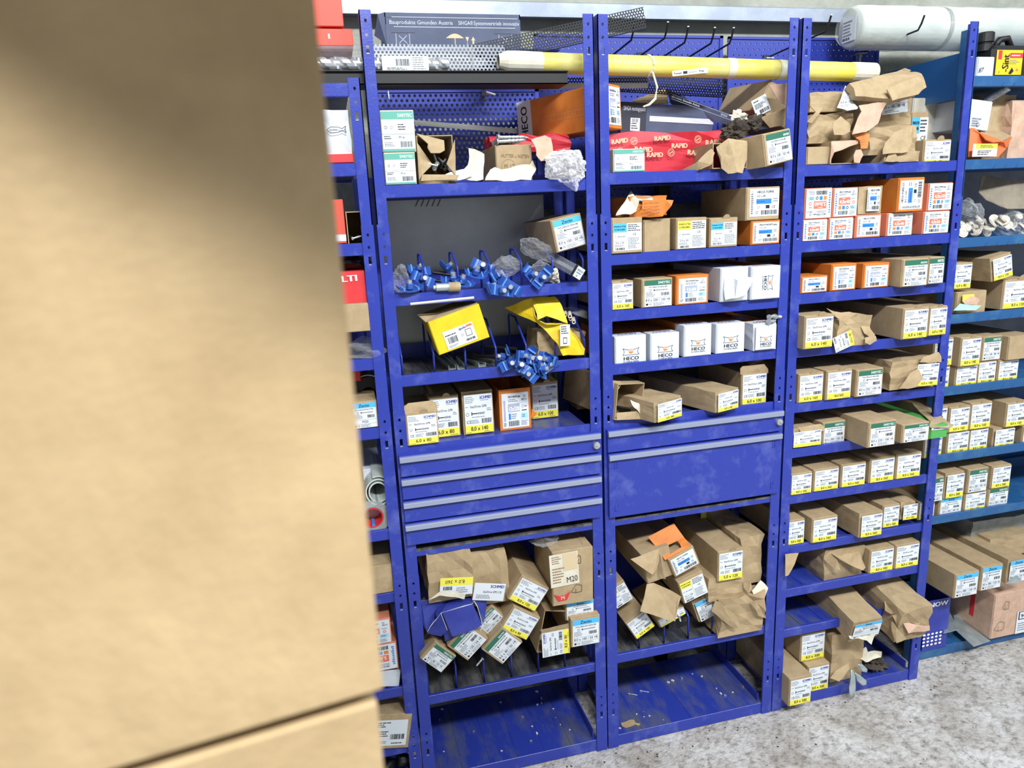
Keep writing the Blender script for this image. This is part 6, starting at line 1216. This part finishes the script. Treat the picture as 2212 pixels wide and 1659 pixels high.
sticker(o, 'b4', (955, 706), (1200, 706), (965, 470), .158, sint, paper='yellow')
o = carton('D1', 'b4', (780, 706), (938, 700), (780, 535), 'plain', Y=.13, D=.18, body='white_box', label='white box with pen scribble beside the black canister', name='small_box'); bpy.context.view_layer.update()
sticker(o, 'b4', (790, 690), (870, 690), (790, 630), .126, lambda p, w, h: p.text('87', w*.1, h*.1, h*.7, 'ink', 'l', w*.9, slant=.3, rot=.1), paper=None, name='pen_mark')
o = rolled('D2', 'b4', (690, 925), (935, 955), (640, 1210), 'plain', '', .12, .16, '', body='white_box', label='pale grey carton leaning behind the orange bin'); bpy.context.view_layer.update()
sticker(o, 'b4', (730, 1200), (830, 1210), (745, 1090), .116, lambda p, w, h: (p.lines(0, h*.1, w*.9, h*.9, 4), p.ring(w*.6, h*.3, h*.2)), paper=None, name='print')
a = PY('b4', 870, 950, .16); b_ = PY('b4', 1085, 822, .1); d = b_-a; mb = MB(); n = 50; mb.tube([d*(i/n) for i in range(n+1)], [.0125 if i % 2 else .0112 for i in range(n+1)], 'steel', 14); o = mb.build('threaded_bolt'); o.location = a; tag(o, 'thick silver threaded bolt sticking up behind pale carton', 'bolt')
for i, (bl, br, tl, Y_, cr, bd, lb) in enumerate((((850, 1250), (1110, 1240), (850, 890), .16, .014, 'kraft', 'crumpled brown bag carrying the threaded bolt'), ((1070, 1480), (1330, 1470), (1070, 950), .13, .014, 'kraft_pink', 'pinkish crumpled paper bag beside the orange bin'))):
    carton('D2', 'b4', bl, br, tl, 'plain', Y=Y_, D=.2, crump=cr, zb=zD[1]-LIP+.001, roll=0, body=bd, label=lb, name='paper_bag', cat='bag', seed=80+i)
bpy.context.view_layer.update()
o = sheet('plastic_bin', 'b4', [(705, 1480, .10), (720, 1205, .12), (760, 1205, .12), (810, 1250, .11), (870, 1320, .085), (940, 1345, .08), (1040, 1335, .08), (1115, 1290, .085), (1060, 1400, .09), (985, 1480, .095)], 'orange_bin', thick=.003, amp=.001, label='orange plastic bin with yellow and white label, cut-away front', cat='bin'); bpy.context.view_layer.update()
sheet('bin_inside', 'b4', [(815, 1250, .115), (900, 1235, .16), (1020, 1240, .16), (1110, 1285, .09), (1030, 1330, .085), (940, 1340, .085), (870, 1315, .09)], 'kraft', amp=0, cuts=1, parent=o)
sheet('bin_side', 'b4', [(720, 1205, .12), (800, 1215, .2), (1000, 1230, .2), (1115, 1285, .2), (1100, 1480, .2), (720, 1480, .2)], 'orange_bin', amp=0, cuts=1, parent=o)
sticker(o, 'b4', (740, 1478), (970, 1474), (860, 1355), .076, lambda p, w, h: (p.rect(w*.1, h*.6, w, h, 'p_yellow'), p.lines(w*.3, h*.68, w*.9, h*.92, 2, 'ink'), p.lines(w*.2, h*.1, w*.8, h*.5, 3, 'ink')))
# D3: plastic discs in clear bags
DM = None
def disc(p, rot, r_, label, group):
    global DM
    if DM is None:
        mb = MB(); mb.lathe([(0, .004), (.003, .004), (.003, .003), (.008, .003), (.0085, .0045), (.013, .0045), (.0135, .003), (.018, .003), (.0195, .004), (.02, .002), (.02, -.004), (0, -.004)], 'washer', 20); t0 = mb.build('d'); DM = t0.data; bpy.data.objects.remove(t0)
    o = bpy.data.objects.new('plastic_disc', DM); COL.objects.link(o); o.location = p; o.rotation_euler = rot; o.scale = (r_, r_, r_); tag(o, label, 'disc', group)
r = random.Random(12)
for i in range(34):
    x = r.uniform(420, 1060); y = r.uniform(560, 680) if x < 620 else r.uniform(470+40*r.random(), 670)
    disc(PY('b5', x, y, .105+r.uniform(0, .08)), (r.uniform(.4, 1.6), r.uniform(-.5, .5), r.uniform(-1, 1)), r.uniform(.62, .9), 'cream plastic disc inside the clear bags on the teal rack', 'cream discs in bags')
for i, (x, y, rx, ry, rz, lb) in enumerate(((520, 480, .045, .05, .06, 'clear bag with printed label holding cream discs by the post'), (900, 580, .085, .06, .042, 'wide clear bag full of cream plastic discs'))):
    o = blob('plastic_bag', 'b5', x, y, .15, rx, ry, rz, 'clear_film', .25, 1.8, 4, lb, 'bag', 30+i*4, zmin=zD[2]-LIP+.001)
    if i == 0:
        bpy.context.view_layer.update(); sticker(o, 'b5', (420, 480), (600, 540), (440, 330), .09, lambda p, w, h: (p.lines(w*.1, h*.1, w*.8, h*.6, 5), p.poly([(w*.4, h*.6), (w*.6, h*.6), (w*.5, h*.9)], 'ink_grey')), paper=None, name='print')
sheet('torn_board', 'b5', [(640, 90, .2), (700, 85, .2), (990, 150, .16), (1090, 120, .16), (1100, 420, .12), (900, 420, .12), (690, 330, .14), (620, 260, .18)], 'board_grey' if mat('board_taupe', '#8b8272', .8, 0, '#7c7364', 20) and False else 'board_taupe', amp=.003, label='greyish open board flap above the bags of discs', cat='cardboard', cuts=2)
# D4 details
for pts, m_, lb in (([(455, 1275, .09), (570, 1275, .09), (570, 1330, .085), (455, 1360, .085)], 'p_yellow', 'yellow paper corner in the small open carton'), ([(365, 1430, .075), (430, 1360, .075), (560, 1385, .07), (640, 1380, .075), (590, 1430, .07)], 'p_lblue', 'blue and white folded leaflet in the small open carton'), ([(450, 1340, .08), (540, 1290, .078), (630, 1320, .078), (600, 1380, .075), (480, 1370, .076)], 'kraft_pink', 'torn tan scrap on the small open carton')): sheet('paper_scrap', 'b5', pts, m_, thick=.001, amp=.003, label=lb, cat='paper')
for x0, x1 in ((395, 430), (515, 700), (745, 925)):
    a = PY('b5', x0, 800, .435); b_ = PY('b5', x1, 960, .435); mb = MB(); mb.box(a.x, b_.x, .436, .45, 1.25, 1.55, 'white_box'); tag(mb.build('wall_board'), 'white board strip on the wall behind the teal rack', 'board', 'white wall boards')
# D5/D6 torn corner tabs, D8 bottom
mb = MB(); mb.box(XL['D'], XL['D']+IW['D'], .20, .40, .262, .272, 'teal'); mb.box(XL['D'], XL['D']+IW['D'], .20, .204, .242, .272, 'teal'); mb.build('deck', RD)
for bl, br, tl, Y_, lb in (((281, 1130), (470, 1088), (296, 945), -.012, 'long zecto carton marked 8,0x380 overhanging the blue NOW box'), ((486, 1072), (655, 1014), (505, 885), .012, 'long zecto carton marked 8,0x380 overhanging the printed carton')):
    carton('D8', 'b7', bl, br, tl, 'zecb', '8,0 x 380 / 120 +R', Y=Y_, D=.42, zb=None, roll=0, label=lb)
o = carton('D8', 'b7', (690, 1010), (840, 950), (700, 830), 'zecb', '8,0 x 380 / 120 +R', Y=.03, D=.39, zb=None, roll=0, crump=.003, label='long zecto carton with bent front resting on the printed carton')
carton('D8', 'b7', (560, 800), (900, 760), (470, 690), 'plain', Y=.16, D=.25, zb=None, roll=0, crump=.006, label='brown cartons back end lying above the long zecto cartons', body='kraft')
o = carton('D8', 'b7', (420, 660), (950, 600), (420, 540), 'plain', Y=.22, D=.18, zb=None, roll=0, crump=.01, body='grey_roll', label='grey plastic sheeting bundle beneath the seventh teal shelf', name='plastic_bundle', cat='bundle', seed=90)
o = obox('D8', 'carton', 'b7', (42, 1524), (225, 1520), (60, 1140), .075, .12, 'box_blue', 'blue cardboard bin printed NOW with white leaf rows', open_='top', zb=None, roll=0); bpy.context.view_layer.update()
def now(p, w, h):
    p.text('NOW', w*.1, h*.84, h*.09, 'ink_white', 'l', w*.85, bold=.12, sx=1.2)
    for r_ in range(4):
        for k in range(5): p.poly([(w*(.02+.18*k)+w*.06*math.cos(t), h*(.05+.075*r_)+h*.022*math.sin(t)) for t in [2*math.pi*i/8 for i in range(8)]], 'ink_white')
sticker(o, 'b7', (46, 1518), (218, 1514), (60, 1150), .0735, now, paper=None, name='print', level=True)
for pts, lb in (([(210, 1400, .06), (235, 1190, .2), (330, 1370, .05)], 'grey steel gusset plate standing beside the NOW bin'), ([(285, 1265, .2), (360, 1230, .22), (380, 1245, .22), (360, 1300, .18), (575, 1460, .05), (445, 1505, .02), (310, 1380, .1)], 'large perforated steel angle plate lying on the floor edge'), ([(760, 960, .02), (810, 930, .03), (812, 1000, .02), (690, 1015, .01)], 'grey perforated steel plate under the bent zecto carton')):
    s_ = sheet('steel_plate', 'b7', pts, 'zinc', thick=.002, amp=.0005, label=lb, cat='plate', cuts=1, group='steel plates')
o = carton('D8', 'b7', (566, 1452), (930, 1370), (596, 1106), 'plain', Y=.06, D=.3, zb=.0428, roll=0, body='kraft_pink', label='big printed carton with red tape standing on the low deck', name='shipping_carton'); bpy.context.view_layer.update()
sticker(o, 'b7', (600, 1390), (680, 1370), (605, 1310), .0555, bxs, paper=None, name='symbol'); sticker(o, 'b7', (668, 1220), (720, 1205), (672, 1150), .0555, bxs, paper=None, name='symbol')
sticker(o, 'b7', (765, 1405), (900, 1375), (775, 1235), .0555, lambda p, w, h: (p.rect(w*.08, h*.62, w*.9, h*.98, 'ink'), p.rect(w*.14, h*.66, w*.9, h*.95, 'paper', 2), p.text('940', w*.2, h*.7, h*.16, 'ink', 'l', bold=.1), p.lines(w*.1, h*.1, w*.9, h*.5, 4, 'ink_grey')))
mb = MB(); mb.box(-.003, .003, -.02, .02, 0, .0004, 'red'); q = PY('b7', 520, 1160, .2)
mb = MB(); w_ = o.dimensions.x/2; mb.box(-w_-.0006, -w_, .08, .1, .05, .26, 'red', ); mb.build('tape', o)
# ------------------------------------------------------------ Z: half-hidden rack
zZ = ZS['Z']
o = carton('Z2', 'k1', (-60, 1178), (252, 1172), (-60, 850), 'plain', Y=.02, D=.2, crump=.006, zb=zZ[1]+.004, roll=0, body='white_box', label='white bag with a black fish outline on half-hidden rack', name='parts_bag', cat='bag', seed=95); bpy.context.view_layer.update()
def fish(p, w, h):
    pts = [(0, .5), (.2, .85), (.6, .8), (.8, .6), (1, .9), (.95, .5), (1, .1), (.8, .4), (.6, .2), (.2, .15)]
    for a_, c_ in zip(pts, pts[1:]+pts[:1]):
        d_ = V((c_[0]*w-a_[0]*w, c_[1]*h-a_[1]*h)); n_ = V((-d_.y, d_.x)).normalized()*.0007; q = V((a_[0]*w, a_[1]*h)); p.poly([q-n_, q+d_-n_, q+d_+n_, q+n_], 'ink')
    p.text('fischer', w*.15, h*.4, h*.25, 'ink', 'l', w*.55, slant=.2)
sticker(o, 'k1', (60, 1035), (208, 1030), (60, 970), .01, fish, paper=None, name='print')
carton('Z2', 'k1', (-60, 1245), (282, 1240), (-60, 1192), 'plain', Y=.01, D=.2, body='red', label='flat red carton beneath the white fish bag', name='flat_box')
o = carton('Z3', 'a7', (0, 380), (158, 376), (0, 140), 'plain', Y=.012, D=.2, body='hilti', label='salmon red carton with white foot, third half-hidden shelf', name='tool_carton'); bpy.context.view_layer.update()
sticker(o, 'a7', (80, 378), (156, 376), (80, 340), .0095, lambda p, w, h: None)
o = obox('Z3', 'carton', 'a7', (166, 378), (262, 376), (168, 205), .016, .2, 'kraft', 'small open brown carton with nails beside the salmon carton', zb=zZ[2]-LIP+.0005)
rr = random.Random(8)
for i in range(7): screw(PY('a7', 190+9*i, 366+rr.uniform(-6, 3), .02+.006*i), (rr.uniform(-1, 1), .6, .2), .03, .002, 'black' if i else 'paper', 'short nail lying in the small open brown carton', 'nails in small carton')
o = [q for q in bpy.data.objects if q.get('label', '').startswith('red carton with white lettering')][0]
sticker(o, 'a7', (120, 615), (225, 605), (120, 580), .0065, lambda p, w, h: p.text('LTI', w*.05, 0, h, 'ink_white', 'l', w*.9, bold=.15, sx=1.4), paper=None, name='print')
blob('plastic_bag', 'a7', 235, 1010, .05, .075, .06, .036, 'clear_film', .25, 1.8, 4, 'clear bag of pale parts below the corrugated carton', 'bag', 17, zmin=zZ[3]+.001)
blob('plastic_bag', 'a7', 190, 500, .08, .06, .05, .03, 'black', .25, 1.8, 3, 'dark lump of cable above the red lettered carton', 'cable', 18)
mb = MB(); X = Matrix.Translation(PY('a7', 285, 1260, .12)) @ Matrix.Rotation(-math.pi/2, 4, 'X'); mb.lathe([(.02, 0), (.048, 0), (.048, .1), (.02, .1), (.02, 0)], 'black', 24, X); mb.lathe([(.0485, .02), (.0485, .035)], 'tape', 24, X); tag(mb.build('tape_roll'), 'black tape roll behind the zecto carton marked M20', 'roll')
carton('Z5', 'a7', (150, 1190), (240, 1185), (150, 1130), 'plain', Y=.1, D=.1, zb=None, roll=0, body='red', label='small red box above the black tape roll', name='small_box')
for (x, y, rr_, lb, core) in ((190, 200, .042, 'rolled grey bitumen strip lying on another roll', 0), (160, 338, .05, 'grey sealing roll with red and blue striped core', 1)):
    q = PY('a8', x, y, .02); X = Matrix.Translation((0, 0, 0)) @ Matrix.Rotation(-math.pi/2, 4, 'X'); mb = MB(); n = 60
    if not core:
        vs = []; fs = []
        for k in range(n+1):
            t = 2*math.pi*2.3*k/n; r1 = rr_*(.55+.45*k/n)
            for yy in (0, .2):
                for dr in (0, .003): vs.append(((r1-dr)*math.cos(t), yy, (r1-dr)*math.sin(t)*1.1))
        for k in range(n):
            a_ = k*4; b2 = a_+4; fs += [(a_, a_+1, b2+1, b2), (a_+2, a_+3, b2+3, b2+2), (a_, a_+2, b2+2, b2), (a_+1, a_+3, b2+3, b2+1)]
        mb.mesh(vs, fs, 'white_roll'); o = mb.build('bitumen_roll')
    else:
        mb.lathe([(.03, 0), (rr_, 0), (rr_, .2), (.03, .2), (.03, 0)], 'grey_roll', 28, X); o = mb.build('sealing_roll', smooth=False)
        c2 = MB(); c2.lathe([(.0295, -.001), (.026, -.001), (.026, .06), (.0295, .06)], 'red', 24, X); c2.lathe([(0, .06), (.026, .06)], 'paper', 24, X); c2.box(-.004, .004, .0, .05, -.026, -.02, 'p_bar'); c2.build('core', o)
    o.location = q; tag(o, lb, 'roll')
carton('Z6', 'a8', (110, 130), (230, 128), (110, 85), 'plain', Y=.1, D=.2, zb=None, roll=0, body='white_box', label='white board end above the rolled grey strip', name='small_box')
for x, y, r_, lb in ((240, 1640, .03, 'black plastic fitting on the floor under the lowest shelf'), (320, 1620, .03, 'dark pipe fitting beside the rack post on floor')): blob('pipe_fitting', 'a8', x, y, .05, r_, r_, r_, 'black', .2, 1.4, 3, lb, 'fitting', x*.1, smooth=True)
# ------------------------------------------------------------ the cartons close to the camera
FY = .162
R_ = Matrix.Translation((-.004, -1.518, 1.45)) @ Matrix.Rotation(FY, 4, 'Z')
def big(name, z0, z1, label, roll=0, dx=0, dy=0, w_=.46, d_=.33):
    mb = MB(); mb.box(-w_, 0, 0, d_, 0, z1-z0, 'big_carton', bev=.0015)
    o = mb.build(name); o.matrix_world = Matrix.Translation((.004, -1.518, 0)) @ Matrix.Rotation(FY, 4, 'Z') @ Matrix.Translation((dx, dy, z0)) @ Matrix.Rotation(roll, 4, 'Y'); tag(o, label, 'box', 'stacked big cartons'); return o
big('big_carton', .0, .72, 'lowest big tan carton standing on the floor in the stack', 0, -.004, .004)
big('big_carton', .7205, 1.4475, 'middle big tan carton between two others in the stack', 0, -.004, .002)
o = big('big_carton', 1.4555, 1.97, 'topmost big tan cardboard carton of the stack', .0)
fl = [(-.47, .3), (.33, .3), (.33, -.36), (.07, -.255), (-.06, -.185), (-.2, -.105), (-.47, -.04)]; nf = len(fl); mb = MB(); mb.mesh([(x, y, z) for z in (0, .003) for x, y in fl], [tuple(range(nf)), tuple(range(nf, 2*nf))]+[(i, (i+1) % nf, nf+(i+1) % nf, nf+i) for i in range(nf)], 'big_carton')  # added out-of-view sheet, its slanted edge shaped to shade the top carton's face
cs = mb.build('shade_sheet'); cs.matrix_world = Matrix.Translation((.004, -1.518, 0)) @ Matrix.Rotation(FY, 4, 'Z') @ Matrix.Translation((0, 0, 1.9706)); tag(cs, 'added unseen cardboard sheet shading the topmost big carton', 'cardboard')
mb = MB(); mb.box(-.44, -.015, .015, .31, -.0078, 0, 'kraft'); mb.build('bottom_flap', o)
# ------------------------------------------------------------ grit along the racks
mb = MB(); r = random.Random(2)
for i in range(420):
    x = r.uniform(.5, 3.0); y = -abs(r.gauss(0, .05))-.012 if r.random() < .7 else -r.uniform(.02, .9)
    if x > 1.95: y += .08
    s_ = r.choice((.0008, .001, .0012, .0016, .0022, .003)); mb.box(-1, 1, -.8, .8, 0, 1, r.choice(('dirt', 'dirt', 'dirt', 'kraft', 'washer')), Matrix.Translation((x, y, -.003)) @ Matrix.Rotation(r.uniform(0, 6), 4, 'Z') @ Matrix.Scale(s_, 4))
o = mb.build('grit'); o['kind'] = 'stuff'; tag(o, 'brown grit and small chips on the floor along the racks', 'grit')
for q in list(bpy.data.objects):
    for kk in ('_w', '_h'):
        if kk in q: del q[kk]

# look-alikes in one row: count them from the neighbouring rack
NB = {'A': 'hidden rack', 'B': 'drawer rack', 'C': 'flap rack', 'D': 'crowded rack', 'Z': 'big carton'}
ORD = 'first second third fourth fifth sixth seventh'.split()
RNI = {v: k for k, v in RN.items()}; same = {}
for q in bpy.data.objects:
    if q.get('category') and str(q.get('group', '')).startswith('cartons on'): same.setdefault(q['label'], []).append(q)
for lb, qs in same.items():
    if len(qs) > 1:
        u = [RNI[r_] for r_ in RN.values() if r_ in lb]
        for i, q in enumerate(sorted(qs, key=lambda q: q.matrix_world.translation.x)): q['label'] = lb+', '+ORD[i]+' from '+NB[u[0] if u else ('B' if 'flap panel' in lb else 'A')]

import re
def short(t): return len(re.findall(r"[\w']+", t)) <= 16
for q in bpy.data.objects:
    t = q.get('label')
    if t and not short(t):
        for a_, b2 in ((' shelf of', ' shelf'), (', lower row', ', low'), (', upper row', ', high'), (' from the ', ' from ')):
            if not short(t): t = t.replace(a_, b2)
        q['label'] = t
